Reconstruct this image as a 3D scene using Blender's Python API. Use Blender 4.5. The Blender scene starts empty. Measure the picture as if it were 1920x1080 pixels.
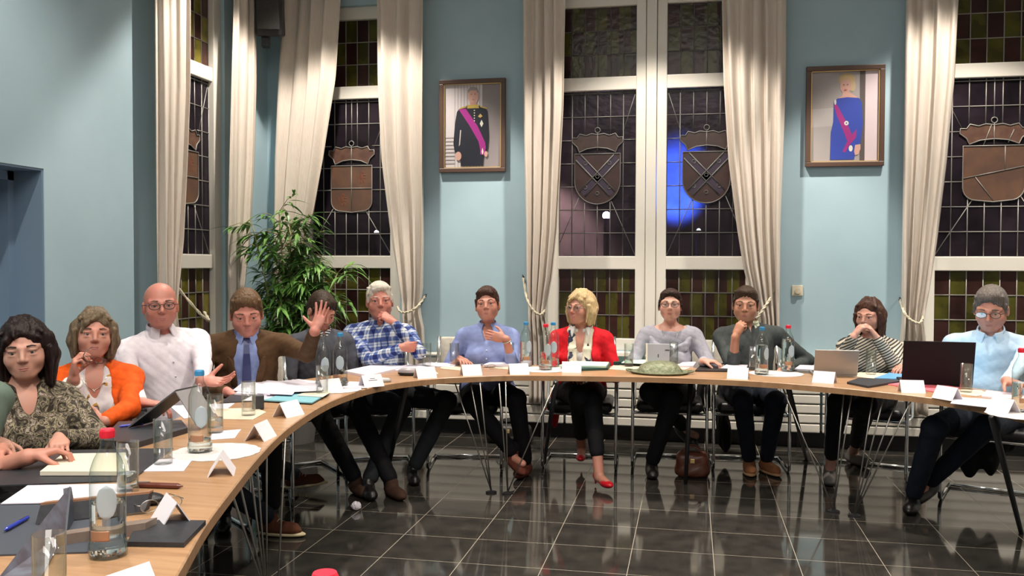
import bpy, bmesh, math, random
import numpy as np
from mathutils import Vector, Matrix, noise
PI = math.pi
C = bpy.context.scene.collection
SC = bpy.context.scene
# ------------------------------------------------------------------ camera
CAM_Z = 1.44
F_PX, YAW, PITCH, ROLL = 1685.0, .196, .027, .0031
_cy, _sy = math.cos(YAW), math.sin(YAW)
cF = np.array([-_sy*math.cos(PITCH), _cy*math.cos(PITCH), -math.sin(PITCH)])
cR = np.array([_cy, _sy, 0.]); cU = np.cross(cR, cF)
_c, _s = math.cos(ROLL), math.sin(ROLL)
cR, cU = _c*cR+_s*cU, -_s*cR+_c*cU
cam = bpy.data.objects.new('camera', bpy.data.cameras.new('camera')); C.objects.link(cam)
cam.data.sensor_width = 36; cam.data.lens = F_PX/1920*36; cam.data.clip_start = .05; cam.data.clip_end = 100
cam.matrix_world = Matrix(((cR[0], cU[0], -cF[0], 0), (cR[1], cU[1], -cF[1], 0), (cR[2], cU[2], -cF[2], CAM_Z), (0, 0, 0, 1)))
SC.camera = cam
# survey helpers: directions measured in the photograph, met with a real plane of the room
def ray(x, y): return cF+cR*(x-960)/F_PX-cU*(y-540)/F_PX
C0 = np.array([0, 0, CAM_Z])
def onz(x, y, z): d = ray(x, y); return C0+d*(z-CAM_Z)/d[2]
def ony(x, y, Y): d = ray(x, y); return C0+d*Y/d[1]
def onx(x, y, X): d = ray(x, y); return C0+d*X/d[0]
# ------------------------------------------------------------------ world, exposure
w = bpy.data.worlds.new('night'); SC.world = w; w.use_nodes = True
w.node_tree.nodes['Background'].inputs[0].default_value = (.006, .008, .014, 1)
w.node_tree.nodes['Background'].inputs[1].default_value = 1
SC.view_settings.view_transform = 'Standard'; SC.view_settings.look = 'None'
SC.view_settings.exposure = 0; SC.view_settings.gamma = 1; SC.view_settings.use_curve_mapping = False
SC.cycles.max_bounces = 10; SC.cycles.transparent_max_bounces = 24; SC.cycles.transmission_bounces = 10
SC.cycles.sample_clamp_indirect = 4; SC.cycles.caustics_reflective = False; SC.cycles.caustics_refractive = False
# ------------------------------------------------------------------ lamps (the room's recessed ceiling spots, then added soft fill)
CEIL = 4.5
def spot(x, y, power, size=88, blend=.25, tx=0, ty=0, col=(1, .9, .78), rad=.06):
    l = bpy.data.lights.new('ceiling_spot_light', 'SPOT'); l.energy = power; l.spot_size = math.radians(size); l.spot_blend = blend
    l.color = col; l.shadow_soft_size = rad
    o = bpy.data.objects.new('ceiling_spot_light', l); C.objects.link(o); o.location = (x, y, CEIL-.03)
    o.rotation_euler = (math.radians(ty), math.radians(tx), 0)
    return o
SPOTS = [(-2.65, 6.2), (-.3, 6.2), (1.95, 6.2), (4.1, 6.2), (-2.4, 3.2), (0, 3.4), (2.4, 3.2), (-2.4, .3), (0, .3), (2.4, .3)]
for i, (x, y) in enumerate(SPOTS):
    if i < 4: spot(x, y, 470)
    elif i < 7: spot(x, y, 250, 104, .5)
    else: spot(x, y, 270, 120, .6)
def soft_fill(x, y, sx, sy, power):  # unseen area light, added to lift the ambient level of the room
    l = bpy.data.lights.new('added_fill_light', 'AREA'); l.shape = 'RECTANGLE'; l.size = sx; l.size_y = sy; l.energy = power; l.color = (1, .93, .86)
    o = bpy.data.objects.new('added_fill_light', l); C.objects.link(o); o.location = (x, y, CEIL-.02)
soft_fill(-.2, 1.2, 3.2, 1.0, 95); soft_fill(-.2, -1.4, 3.2, 1.0, 80)
# ------------------------------------------------------------------ mesh helpers
def link(name, me, mats, parent=None, smooth=True):
    o = bpy.data.objects.new(name, me); C.objects.link(o)
    if not isinstance(mats, (list, tuple)): mats = [mats]
    for m in mats: me.materials.append(m)
    if smooth and len(me.polygons): me.polygons.foreach_set('use_smooth', [True]*len(me.polygons))
    if parent is not None: o.parent = parent
    return o
def wloc(p):
    v = Vector((0, 0, 0))
    while p is not None: v += p.location; p = p.parent
    return v
class MB:
    """collects shapes of one mesh (one part)"""
    def __init__(s): s.v = []; s.f = []; s.mi = []; s.uv = {}
    def add(s, vs, fs, mi=0):
        b = len(s.v); s.v += [tuple(map(float, q)) for q in vs]; s.f += [tuple(i+b for i in f) for f in fs]; s.mi += [mi]*len(fs)
    def box(s, c, d, rz=0, mi=0, M=None, bev=0):
        hx, hy, hz = d[0]/2, d[1]/2, d[2]/2
        if bev:
            bm = bmesh.new(); bmesh.ops.create_cube(bm, size=1)
            for v in bm.verts: v.co = Vector((v.co.x*d[0], v.co.y*d[1], v.co.z*d[2]))
            bmesh.ops.bevel(bm, geom=bm.edges[:], offset=bev, segments=2, affect='EDGES', profile=.5)
            bm.verts.index_update(); vs = [v.co.copy() for v in bm.verts]; fs = [tuple(v.index for v in f.verts) for f in bm.faces]; bm.free()
        else:
            vs = [Vector((x, y, z)) for x in (-hx, hx) for y in (-hy, hy) for z in (-hz, hz)]
            fs = [(0, 1, 3, 2), (4, 6, 7, 5), (0, 4, 5, 1), (2, 3, 7, 6), (0, 2, 6, 4), (1, 5, 7, 3)]
        R = M if M is not None else Matrix.Rotation(rz, 3, 'Z')
        s.add([R @ q+Vector(c) for q in vs], fs, mi)
    def tube(s, pts, r, n=8, mi=0, caps=True, closed=False):
        P = [Vector(p) for p in pts]; rs = r if isinstance(r, (list, tuple)) else [r]*len(P)
        m = len(P); up = None; rings = []
        for i, p in enumerate(P):
            if closed: t = P[(i+1) % m]-P[i-1]
            else: t = P[min(i+1, m-1)]-P[max(i-1, 0)]
            if t.length < 1e-9: t = Vector((0, 0, 1))
            t.normalize()
            if up is None: up = Vector((0, 0, 1)) if abs(t.z) < .9 else Vector((1, 0, 0))
            a = (up-t*up.dot(t))
            if a.length < 1e-6: a = t.orthogonal()
            a.normalize(); b = t.cross(a); up = a
            rings.append([p+(a*math.cos(2*PI*k/n)+b*math.sin(2*PI*k/n))*rs[i] for k in range(n)])
        vs = [q for R in rings for q in R]; fs = []
        for i in range(m if closed else m-1):
            j = (i+1) % m
            for k in range(n): fs.append((i*n+k, i*n+(k+1) % n, j*n+(k+1) % n, j*n+k))
        if caps and not closed: fs += [tuple(range(n-1, -1, -1)), tuple((m-1)*n+k for k in range(n))]
        s.add(vs, fs, mi)
    def lathe(s, prof, c=(0, 0, 0), n=24, mi=0, sx=1, sy=1, closed=False):
        """profile list of (r,z)"""
        vs = [(c[0]+r*sx*math.cos(2*PI*k/n), c[1]+r*sy*math.sin(2*PI*k/n), c[2]+z) for r, z in prof for k in range(n)]
        m = len(prof); fs = []
        for i in range(m if closed else m-1):
            j = (i+1) % m
            for k in range(n): fs.append((i*n+k, i*n+(k+1) % n, j*n+(k+1) % n, j*n+k))
        s.add(vs, fs, mi)
    def prism(s, poly, z0, z1, mi=0, M=None):
        """poly: outline in xy, extruded z0..z1"""
        n = len(poly); vs = [(x, y, z0) for x, y in poly]+[(x, y, z1) for x, y in poly]
        if M is not None: vs = [M @ Vector(v) for v in vs]
        fs = [tuple(range(n-1, -1, -1)), tuple(range(n, 2*n))]+[(k, (k+1) % n, n+(k+1) % n, n+k) for k in range(n)]
        s.add(vs, fs, mi)
    def sphere(s, c, r, n=12, mi=0, sc=(1, 1, 1), M=None):
        m = n//2+1; vs = []; fs = []
        for i in range(m+1):
            th = PI*i/m
            for k in range(n):
                q = Vector((math.sin(th)*math.cos(2*PI*k/n)*sc[0], math.sin(th)*math.sin(2*PI*k/n)*sc[1], math.cos(th)*sc[2]))*r
                if M is not None: q = M @ q
                vs.append(q+Vector(c))
        for i in range(m):
            for k in range(n): fs.append((i*n+k, (i+1)*n+k, (i+1)*n+(k+1) % n, i*n+(k+1) % n))
        s.add(vs, fs, mi)
    def build(s, name, mats, parent=None, world=False, smooth=False, loc=None, auto=None):
        off = wloc(parent) if (world and parent is not None) else Vector((0, 0, 0))
        if loc is not None: off = Vector(loc)
        me = bpy.data.meshes.new(name); me.from_pydata([tuple(Vector(q)-off) for q in s.v], [], s.f); me.update()
        if any(s.mi): me.polygons.foreach_set('material_index', s.mi)
        bm = bmesh.new(); bm.from_mesh(me); bmesh.ops.recalc_face_normals(bm, faces=bm.faces); bm.to_mesh(me); bm.free()
        o = link(name, me, mats, parent, smooth)
        if loc is not None and parent is None: o.location = loc
        if auto:
            me.set_sharp_from_angle(angle=math.radians(auto))
        return o
def empty(name, loc, rz=0, label=None, cat=None, group=None, kind=None):
    o = bpy.data.objects.new(name, None); C.objects.link(o); o.location = loc; o.rotation_euler = (0, 0, rz); o.empty_display_size = .1
    return tag(o, label, cat, group, kind)
def tag(o, label=None, cat=None, group=None, kind=None):
    if label: o['label'] = label
    if cat: o['category'] = cat
    if group: o['group'] = group
    if kind: o['kind'] = kind
    return o
def copy_tree(o, loc=None, rz=None, label=None, parent=None, group=None):
    c = o.copy(); C.objects.link(c)
    if parent is not None: c.parent = parent
    for ch in list(o.children): copy_tree(ch, parent=c)
    if loc is not None: c.location = loc
    if rz is not None: c.rotation_euler = (0, 0, rz)
    if label: c['label'] = label
    if group: c['group'] = group
    return c
# ------------------------------------------------------------------ materials
def mat(name, col=(.8, .8, .8), rough=.5, metal=0, spec=.5, **kw):
    m = bpy.data.materials.new(name); m.use_nodes = True; b = m.node_tree.nodes['Principled BSDF']
    b.inputs['Base Color'].default_value = (*col, 1); b.inputs['Roughness'].default_value = rough; b.inputs['Metallic'].default_value = metal
    b.inputs['Specular IOR Level'].default_value = spec
    for k, v in kw.items(): b.inputs[k].default_value = v
    return m
def N(m, t, **kw):
    n = m.node_tree.nodes.new(t)
    for k, v in kw.items(): setattr(n, k, v)
    return n
def L(m, a, b): m.node_tree.links.new(a, b)
def coords(m, scale=(1, 1, 1), loc=(0, 0, 0), rot=(0, 0, 0), kind='Object'):
    t = N(m, 'ShaderNodeTexCoord'); p = N(m, 'ShaderNodeMapping'); L(m, t.outputs[kind], p.inputs[0])
    p.inputs['Scale'].default_value = scale; p.inputs['Location'].default_value = loc; p.inputs['Rotation'].default_value = rot
    return p.outputs[0]
def ramp(m, fac, stops, interp='LINEAR'):
    r = N(m, 'ShaderNodeValToRGB'); r.color_ramp.interpolation = interp
    e = r.color_ramp.elements
    while len(e) < len(stops): e.new(.5)
    for i, (p, c) in enumerate(stops): e[i].position = p; e[i].color = (*c, 1)
    L(m, fac, r.inputs[0]); return r.outputs[0]
def noisemat(name, c1, c2, scale=(20, 20, 20), rough=.6, bump=0, bscale=None, detail=3, **kw):
    m = mat(name, c1, rough, **kw); b = m.node_tree.nodes['Principled BSDF']
    n = N(m, 'ShaderNodeTexNoise'); n.inputs['Scale'].default_value = 1; n.inputs['Detail'].default_value = detail
    L(m, coords(m, scale), n.inputs['Vector'])
    L(m, ramp(m, n.outputs['Fac'], [(.35, c1), (.65, c2)]), b.inputs['Base Color'])
    if bump:
        n2 = N(m, 'ShaderNodeTexNoise'); n2.inputs['Scale'].default_value = 1; n2.inputs['Detail'].default_value = 3
        L(m, coords(m, bscale or scale), n2.inputs['Vector'])
        bp = N(m, 'ShaderNodeBump'); bp.inputs['Strength'].default_value = bump; bp.inputs['Distance'].default_value = .01
        L(m, n2.outputs['Fac'], bp.inputs['Height']); L(m, bp.outputs[0], b.inputs['Normal'])
    return m
M_wall = noisemat('blue_plaster', (.385, .545, .625), (.41, .57, .65), (3, 3, 3), .75, bump=.03, bscale=(90, 90, 90))
M_rwall = mat('pale_plaster', (.62, .60, .56), .8)
M_ceil = mat('ceiling_white', (.8, .79, .76), .8)
M_white = mat('white_gloss_paint', (.80, .77, .70), .35)
M_jamb = mat('blue_door_paint', (.20, .30, .42), .5)
M_black = mat('black_plastic', (.012, .012, .014), .45)
M_chrome = mat('chrome', (.85, .86, .88), .12, 1)
M_steel = mat('brushed_steel', (.42, .40, .37), .35, 1)
# floor: polished dark tiles with pale joints
M_floor = mat('polished_dark_tile', (.02, .02, .02), .07, spec=.85)
def _floor(m):
    b = m.node_tree.nodes['Principled BSDF']
    br = N(m, 'ShaderNodeTexBrick', offset=0, squash=1)
    TX, TY = .4003, .3800
    L(m, coords(m, (1, 1, 1), (1.0805-.0015, -5.299+.38*20, 0)), br.inputs['Vector'])
    br.inputs['Scale'].default_value = 1; br.inputs['Mortar Size'].default_value = .0019; br.inputs['Mortar Smooth'].default_value = .2
    br.inputs['Brick Width'].default_value = TX; br.inputs['Row Height'].default_value = TY
    n = N(m, 'ShaderNodeTexNoise'); n.inputs['Scale'].default_value = 9; n.inputs['Detail'].default_value = 6
    L(m, coords(m), n.inputs['Vector'])
    tile = ramp(m, n.outputs['Fac'], [(.3, (.022, .021, .019)), (.7, (.044, .040, .035))])
    v = N(m, 'ShaderNodeTexVoronoi'); v.inputs['Scale'].default_value = 55; L(m, coords(m), v.inputs['Vector'])
    fl = ramp(m, v.outputs['Distance'], [(0, (.10, .09, .08)), (.06, (0, 0, 0))])
    ad = N(m, 'ShaderNodeMix', data_type='RGBA', blend_type='ADD'); ad.inputs[0].default_value = .5
    L(m, tile, ad.inputs[6]); L(m, fl, ad.inputs[7])
    mx = N(m, 'ShaderNodeMix', data_type='RGBA'); L(m, br.outputs['Fac'], mx.inputs[0]); L(m, ad.outputs[2], mx.inputs[6]); mx.inputs[7].default_value = (.27, .24, .19, 1)
    L(m, mx.outputs[2], b.inputs['Base Color'])
    rr = N(m, 'ShaderNodeMapRange'); L(m, br.outputs['Fac'], rr.inputs[0]); rr.inputs[3].default_value = .07; rr.inputs[4].default_value = .6
    L(m, rr.outputs[0], b.inputs['Roughness'])
_floor(M_floor)
# ------------------------------------------------------------------ room shell
YW = 7.45; XL = -3.70; XN = -3.50; XR = 5.2; YB = -3.4
def struct(name, mb, mats, **kw):
    return tag(mb.build(name, mats, **kw), kind='structure')
m = MB(); m.box(((XL+XR)/2-.3, (YB+YW)/2, -.05), (XR-XL+1.4, YW-YB+.8, .1)); struct('floor', m, M_floor)
m = MB(); m.box(((XL+XR)/2-.3, (YB+YW)/2, CEIL+.05), (XR-XL+1.4, YW-YB+.8, .1)); struct('ceiling', m, M_ceil)
# windows: (centre X, half opening); heights common
WZ0, WZ1 = .72, 3.68
WT = .32
def wall_with_holes(name, a0, a1, holes, z1, axis, pos, thick, mt):
    """wall along x (axis 'x', facing -y) or along y (axis 'y', facing +x); holes = (lo, hi, z0, z1)"""
    m = MB()
    def b(p, q, z0, z1_):
        if q-p < 1e-4 or z1_-z0 < 1e-4: return
        if axis == 'x': m.box(((p+q)/2, pos+thick/2, (z0+z1_)/2), (q-p, thick, z1_-z0))
        else: m.box((pos-thick/2, (p+q)/2, (z0+z1_)/2), (thick, q-p, z1_-z0))
    cur = a0
    for lo, hi, z0, zz in sorted(holes):
        b(cur, lo, 0, z1); b(lo, hi, 0, z0); b(lo, hi, zz, z1); cur = hi
    b(cur, a1, 0, z1)
    return struct(name, m, mt)
PW = dict(w1=(-2.94, .37), w2a=(-.77, .32), w2b=(.12, .32), w3=(2.28, .42))
H1 = (-2.94-.37-.10, -2.94+.37+.10); H2 = (-1.09-.12, .44+.12); H3 = (2.28-.42-.12, 2.28+.42+.12)
wall_with_holes('wall_back', XL, XR, [(*H1, WZ0, WZ1), (*H2, WZ0, WZ1), (*H3, WZ0, WZ1)], CEIL, 'x', YW, WT, M_wall)
LH = (5.78, 6.70)
wall_with_holes('wall_left', 5.18, YW+WT, [(*LH, WZ0, WZ1)], CEIL, 'y', XL, WT, M_wall)
DY0, DY1, DZ = 3.47, 4.37, 1.955
m = MB()
for lo, hi, z0, z1 in ((YB, DY0, 0, CEIL), (DY0, DY1, DZ, CEIL), (DY1, 5.18, 0, CEIL)):
    m.box((XN-.3, (lo+hi)/2, (z0+z1)/2), (.6, hi-lo, z1-z0))
struct('wall_left_near', m, M_wall).name = 'wall_left.001'
m = MB(); m.box((XR+.1, (YB+YW)/2, CEIL/2), (.2, YW-YB+.6, CEIL)); struct('wall_right', m, M_rwall)
m = MB(); m.box(((XL+XR)/2, YB-.1, CEIL/2), (XR-XL+1, .2, CEIL)); struct('wall_rear', m, M_rwall)
# door set deep in the near left wall
d = empty('door_1', (XN-.26, (DY0+DY1)/2, 0), kind='structure')
m = MB(); m.box((0, 0, DZ/2-.012), (.04, DY1-DY0-.10, DZ-.07)); m.build('door_leaf', mat('door_grey_blue', (.30, .40, .47), .5), d)
m = MB()
for s in (-1, 1): m.box((.05, s*(DY1-DY0-.06)/2, DZ/2-.005), (.06, .055, DZ-.015))
m.box((.05, 0, DZ-.035), (.06, DY1-DY0-.01, .055)); m.build('door_frame', M_jamb, d)
m = MB(); m.tube([(.02, -.33, 1.02), (.07, -.33, 1.02), (.07, -.22, 1.02)], .009); m.build('door_handle', M_steel, d)
m = MB()
for s, y in ((1, DY1), (-1, DY0)): m.box((XN-.13, y-s*.006, DZ/2), (.25, .012, DZ))
m.box((XN-.13, (DY0+DY1)/2, DZ-.006), (.25, DY1-DY0-.024, .012)); struct('trim_1', m, M_jamb)
# ------------------------------------------------------------------ stained glass windows
def glassmat(name, cols, cw, ch, x0, z0, see=0.0, tint=(.5, .45, .5)):
    m = mat(name, cols[0], .22, spec=.35); b = m.node_tree.nodes['Principled BSDF']
    ck = N(m, 'ShaderNodeTexChecker'); ck.inputs['Scale'].default_value = 1
    ck.inputs['Color1'].default_value = (*cols[0], 1); ck.inputs['Color2'].default_value = (*cols[1], 1)
    L(m, coords(m, (1/cw, .01, 1/ch), (-x0/cw, .5, -z0/ch)), ck.inputs['Vector'])
    n = N(m, 'ShaderNodeTexNoise'); n.inputs['Scale'].default_value = 7; n.inputs['Detail'].default_value = 3; L(m, coords(m), n.inputs['Vector'])
    mx = N(m, 'ShaderNodeMix', data_type='RGBA', blend_type='MULTIPLY'); mx.inputs[0].default_value = 1
    L(m, ck.outputs['Color'], mx.inputs[6]); L(m, ramp(m, n.outputs['Fac'], [(.3, (.45, .45, .45)), (.7, (1.3, 1.3, 1.3))]), mx.inputs[7])
    L(m, mx.outputs[2], b.inputs['Base Color'])
    bp = N(m, 'ShaderNodeBump'); bp.inputs['Strength'].default_value = .25; bp.inputs['Distance'].default_value = .01
    n2 = N(m, 'ShaderNodeTexNoise'); n2.inputs['Scale'].default_value = 22; L(m, coords(m), n2.inputs['Vector']); L(m, n2.outputs['Fac'], bp.inputs['Height']); L(m, bp.outputs[0], b.inputs['Normal'])
    if see:
        out = m.node_tree.nodes['Material Output']; t = N(m, 'ShaderNodeBsdfTransparent'); t.inputs[0].default_value = (*tint, 1)
        s = N(m, 'ShaderNodeMixShader'); s.inputs[0].default_value = see; L(m, b.outputs[0], s.inputs[1]); L(m, t.outputs[0], s.inputs[2]); L(m, s.outputs[0], out.inputs[0])
    return m
M_lead = mat('lead_came', (.30, .29, .27), .45, .3)
M_leadd = mat('lead_came_dark', (.16, .155, .15), .5, .3)
OLIVE = ((.075, .070, .012), (.042, .016, .014))
OLIVE_B = ((.20, .17, .03), (.070, .03, .022))
BROWN = ((.036, .026, .036), (.028, .021, .030))
M_shred = noisemat('shield_glass_red', (.16, .085, .055), (.11, .065, .05), (9, 9, 9), .3)
M_shdk = noisemat('shield_glass_dark', (.055, .028, .024), (.04, .022, .022), (9, 9, 9), .3)
M_shband = mat('shield_glass_band', (.045, .032, .055), .3)
M_crown = noisemat('crown_glass', (.15, .085, .06), (.10, .05, .04), (14, 14, 14), .3)
M_crownd = noisemat('crown_glass_dark', (.055, .034, .03), (.04, .024, .022), (14, 14, 14), .3)
Z = [(.82, 1.395), (1.505, 2.88), (2.99, 3.57)]
def shield_pts(w, h, n=10):
    """outline of a heater shield, top centre at the origin, going down"""
    P = [(-w, 0), (w, 0), (w, -h*.55)]
    for i in range(1, n): t = i/n*PI/2; P.append((w*math.cos(t), -h*.55-h*.45*math.sin(t)))
    P.append((0, -h))
    for i in range(n-1, 0, -1): t = i/n*PI/2; P.append((-w*math.cos(t), -h*.55-h*.45*math.sin(t)))
    P.append((-w, -h*.55)); return P
def square_shield(w, h, n=6):
    P = [(-w, 0), (w, 0)]
    r = w*.45
    for i in range(n+1): t = i/n*PI/2; P.append((w-r+r*math.cos(t), -h+r-r*math.sin(t)))
    P.append((0, -h-.012))
    for i in range(n, -1, -1): t = i/n*PI/2; P.append((-w+r-r*math.cos(t), -h+r-r*math.sin(t)))
    return P
def crown_pts(w, h):
    P = [(-w*.72, 0), (-w*.4, .03), (0, .04), (w*.4, .03), (w*.72, 0), (w*.8, h*.3), (w, h*.55), (w*.98, h*.8), (w*.8, h*.78), (w*.7, h), (w*.45, h*.9), (w*.25, h), (0, h*.95)]
    return P+[(-x, y) for x, y in P[-2:4:-1]]
def sash(win, cx, hw, kind, cw, bright=False, lead=None, mirror=1):
    """three leaded panes in one sash; local x along wall, y into wall, z up"""
    lead = lead or M_lead
    oc = OLIVE_B if bright else OLIVE
    for i, (z0, z1) in enumerate(Z):
        g = glassmat('pane_glass', oc if i != 1 else BROWN, cw, .1935, cx-hw, z0, see=.5 if i == 1 else .12, tint=(.75, .7, .8))
        p = MB(); p.box((cx, .085, (z0+z1)/2), (2*hw, .006, z1-z0)); p.build('pane', g, win)
        ld = MB(); rw = .0042
        nx = int(round(2*hw/cw)); cwf = 2*hw/nx
        shield = (i == 1)
        sw, sh, st = .19, .42, 2.36       # shield half width, height, top
        if kind == 'quarter': sw, sh, st = .19, .40, 2.30
        if kind == 'blob': sw, sh, st = .22, .42, 2.36
        def clear(x, z): return shield and abs(x-cx) < sw*.98 and st-sh < z < st+.19
        for k in range(nx+1):
            x = cx-hw+k*cwf
            segs = [(z0, z1)]
            if shield and abs(x-cx) < sw*.98: segs = [(z0, st-sh*.93), (st+.15, z1)]
            for a, b in segs: ld.tube([(x, .080, a), (x, .080, b)], rw, 6)
        nz = int(round((z1-z0)/.1935))
        for k in range(nz+1):
            z = z0+k*.1935 if i != 2 else z0+k*(z1-z0)/nz
            if z > z1: continue
            if clear(cx, z): segs = [(cx-hw, cx-sw), (cx+sw, cx+hw)]
            else: segs = [(cx-hw, cx+hw)]
            for a, b in segs: ld.tube([(a, .080, z), (b, .080, z)], rw, 6)
        if shield:
            T = Matrix(((1, 0, 0, cx), (0, 0, -1, .079), (0, 1, 0, st), (0, 0, 0, 1)))
            sp = shield_pts(sw, sh) if kind == 'saltire' else square_shield(sw, sh)
            s_ = MB(); s_.prism(sp, 0, .004, M=T); 
            sb = s_.build('shield', M_shdk if kind == 'saltire' else M_shred, win)
            c_ = MB(); cp = crown_pts(sw*1.12, .155); T2 = T @ Matrix.Translation((0, .012, 0)); c_.prism(cp, 0, .004, M=T2)
            c_.build('crown', M_crownd if kind == 'saltire' else M_crown, win)
            def loop(P, dz=0): ld.tube([(cx+x, .072, st+z+dz) for x, z in P], .0045, 6, closed=True)
            loop(sp); loop(cp, .012)
            ld.tube([(cx+.022*math.cos(a), .072, st+.195+.022*math.sin(a)) for a in np.linspace(0, 2*PI, 13)[:-1]], .004, 6, closed=True)
            ld.tube([(cx, .072, st), (cx, .072, st+.17)], .004, 6); ld.tube([(cx, .08, st+.22), (cx, .08, z1)], .004, 6)
            # slanting cames out to the corners
            sx = mirror
            for (a, b) in (((sx*hw, z1-st), (sx*sw*1.05, .14)), ((sx*hw, z0-st), (sx*sw*.6, -sh*.93)), ((-sx*hw, z0+.1-st), (-sx*sw*.8, -sh*.85))):
                ld.tube([(cx+a[0], .080, st+a[1]), (cx+b[0], .080, st+b[1])], .0035, 6)
            if kind == 'saltire':
                bd = MB()
                for q in (1, -1):
                    A = Vector((cx-q*sw*.84, 0, st-.03)); B = Vector((cx+q*sw*.66, 0, st-sh*.79))
                    dv = (B-A); n_ = Vector((dv.z, 0, -dv.x)).normalized()*.030
                    bd.add([(A+n_)[:2]+((A+n_).z,) if 0 else (A+n_).to_tuple(), (B+n_).to_tuple(), (B-n_).to_tuple(), (A-n_).to_tuple()], [(0, 1, 2, 3)])
                    for e in (n_, -n_): ld.tube([(A.x+e.x, .071, A.z+e.z), (B.x+e.x, .071, B.z+e.z)], .0055, 6)
                for v in range(len(bd.v)): bd.v[v] = (bd.v[v][0], .074, bd.v[v][2])
                b2 = MB(); b2.v = bd.v+[(x, .0765, z) for x, y, z in bd.v]; n8 = len(bd.v)
                for s4 in range(0, n8, 4):
                    b2.f += [tuple(s4+i_ for i_ in range(4)), tuple(n8+s4+i_ for i_ in (3, 2, 1, 0))]+[(s4+i_, s4+(i_+1) % 4, n8+s4+(i_+1) % 4, n8+s4+i_) for i_ in range(4)]
                b2.mi = [0]*len(b2.f); b2.build('saltire', M_shband, win)
                for px, pz in ((-.10, -.28), (.10, -.28), (0, -.33), (-.10, -.08), (.10, -.08), (0, -.19)):
                    ld.tube([(cx+px+.016*math.cos(a), .072, st+pz+.016*math.sin(a)) for a in np.linspace(0, 2*PI, 7)[:-1]], .0032, 5, closed=True)
            elif kind == 'quarter':
                ld.tube([(cx, .072, st), (cx, .072, st-sh)], .004, 6); ld.tube([(cx-sw, .072, st-.2), (cx+sw, .072, st-.2)], .004, 6)
                lion = MB()   # small lion-like beast in two quarters
                for (ox, oz) in ((.09, -.10), (-.09, -.30)):
                    for c_, r_, sc_ in (((0, 0), .030, (.6, .1, 1.2)), ((.012, .04), .018, (1, .15, 1)), ((.03, .015), .02, (1.2, .15, .35)), ((.028, -.01), .018, (1.2, .15, .35)), ((-.004, -.045), .02, (.5, .15, 1.1)), ((.022, -.04), .02, (.5, .15, 1.1)), ((-.03, 0), .022, (.3, .15, 1.3))):
                        lion.sphere((cx+ox+c_[0], .076, st+oz+c_[1]), r_, 8, sc=sc_)
                lion.build('lion_emblem', mat('lion_red', (.17, .06, .035), .4), win)
            else:
                for a, b in (((-sw, -.25), (sw, -.16)), ((.08, 0), (.08, -.19)), ((-.13, -.24), (.0, -sh)), ((-.08, -.01), (-.02, .16)), ((.10, .02), (.14, .12))):
                    ld.tube([(cx+a[0], .072, st+a[1]), (cx+b[0], .072, st+b[1])], .0035, 6)
        ld.build('leading', lead, win, smooth=True)
def frame(win, a0, a1, sashes, mid=None):
    """white painted timber: outer posts, sash stiles, transoms, sill"""
    m = MB()
    def post(x0, x1, y0=.03, y1=.12, z0=WZ0, z1=WZ1): m.box(((x0+x1)/2, (y0+y1)/2, (z0+z1)/2), (x1-x0, y1-y0, z1-z0), bev=.006)
    def rail(x0, x1, z0, z1, y0=.045, y1=.12): m.box(((x0+x1)/2, (y0+y1)/2, (z0+z1)/2), (x1-x0, y1-y0, z1-z0), bev=.006)
    zs = [(WZ0, Z[0][0]), (Z[0][1], Z[1][0]), (Z[1][1], Z[2][0]), (Z[2][1], WZ1)]
    ed = [a0]
    for cx, hw in sashes: ed += [cx-hw, cx+hw]
    ed.append(a1)
    for k in range(0, len(ed), 2):
        if mid and 0 < k < len(ed)-2:
            g = (ed[k+1]-ed[k])/3
            post(ed[k], ed[k]+g-.004); post(ed[k]+g, ed[k]+2*g, .015, .12); post(ed[k]+2*g+.004, ed[k+1])
        else: post(ed[k], ed[k+1])
    for cx, hw in sashes:
        for z0, z1 in zs: rail(cx-hw-.005, cx+hw+.005, z0, z1)
    return m.build('window_frame', M_white, win)
def sill(win, a0, a1):
    m = MB(); m.box(((a0+a1)/2, -.0, WZ0-.018), (a1-a0+.1, .2, .035), bev=.006); return m.build('window_sill', M_white, win)
w1 = empty('window_1', (0, YW, 0), kind='structure'); sash(w1, *PW['w1'], 'quarter', .1055); frame(w1, *H1, [PW['w1']])
w2 = empty('window_2', (0, YW, 0), kind='structure'); sash(w2, *PW['w2a'], 'saltire', .0985, lead=M_leadd); sash(w2, *PW['w2b'], 'saltire', .0985, lead=M_leadd, mirror=-1); frame(w2, *H2, [PW['w2a'], PW['w2b']], True)
w3 = empty('window_3', (0, YW, 0), kind='structure'); sash(w3, *PW['w3'], 'blob', .12, mirror=-1); frame(w3, *H3, [PW['w3']])
w4 = empty('window_4', (XL, 0, 0), PI/2, kind='structure')
# along the left wall: local x -> world y, local y (into the wall) -> world -x
sash(w4, (LH[0]+LH[1])/2-.01, .36, 'quarter', .103, bright=True); frame(w4, *LH, [((LH[0]+LH[1])/2-.01, .36)])
for w_, (a, b) in ((w1, H1), (w2, H2), (w3, H3), (w4, LH)): sill(w_, a, b)
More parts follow.
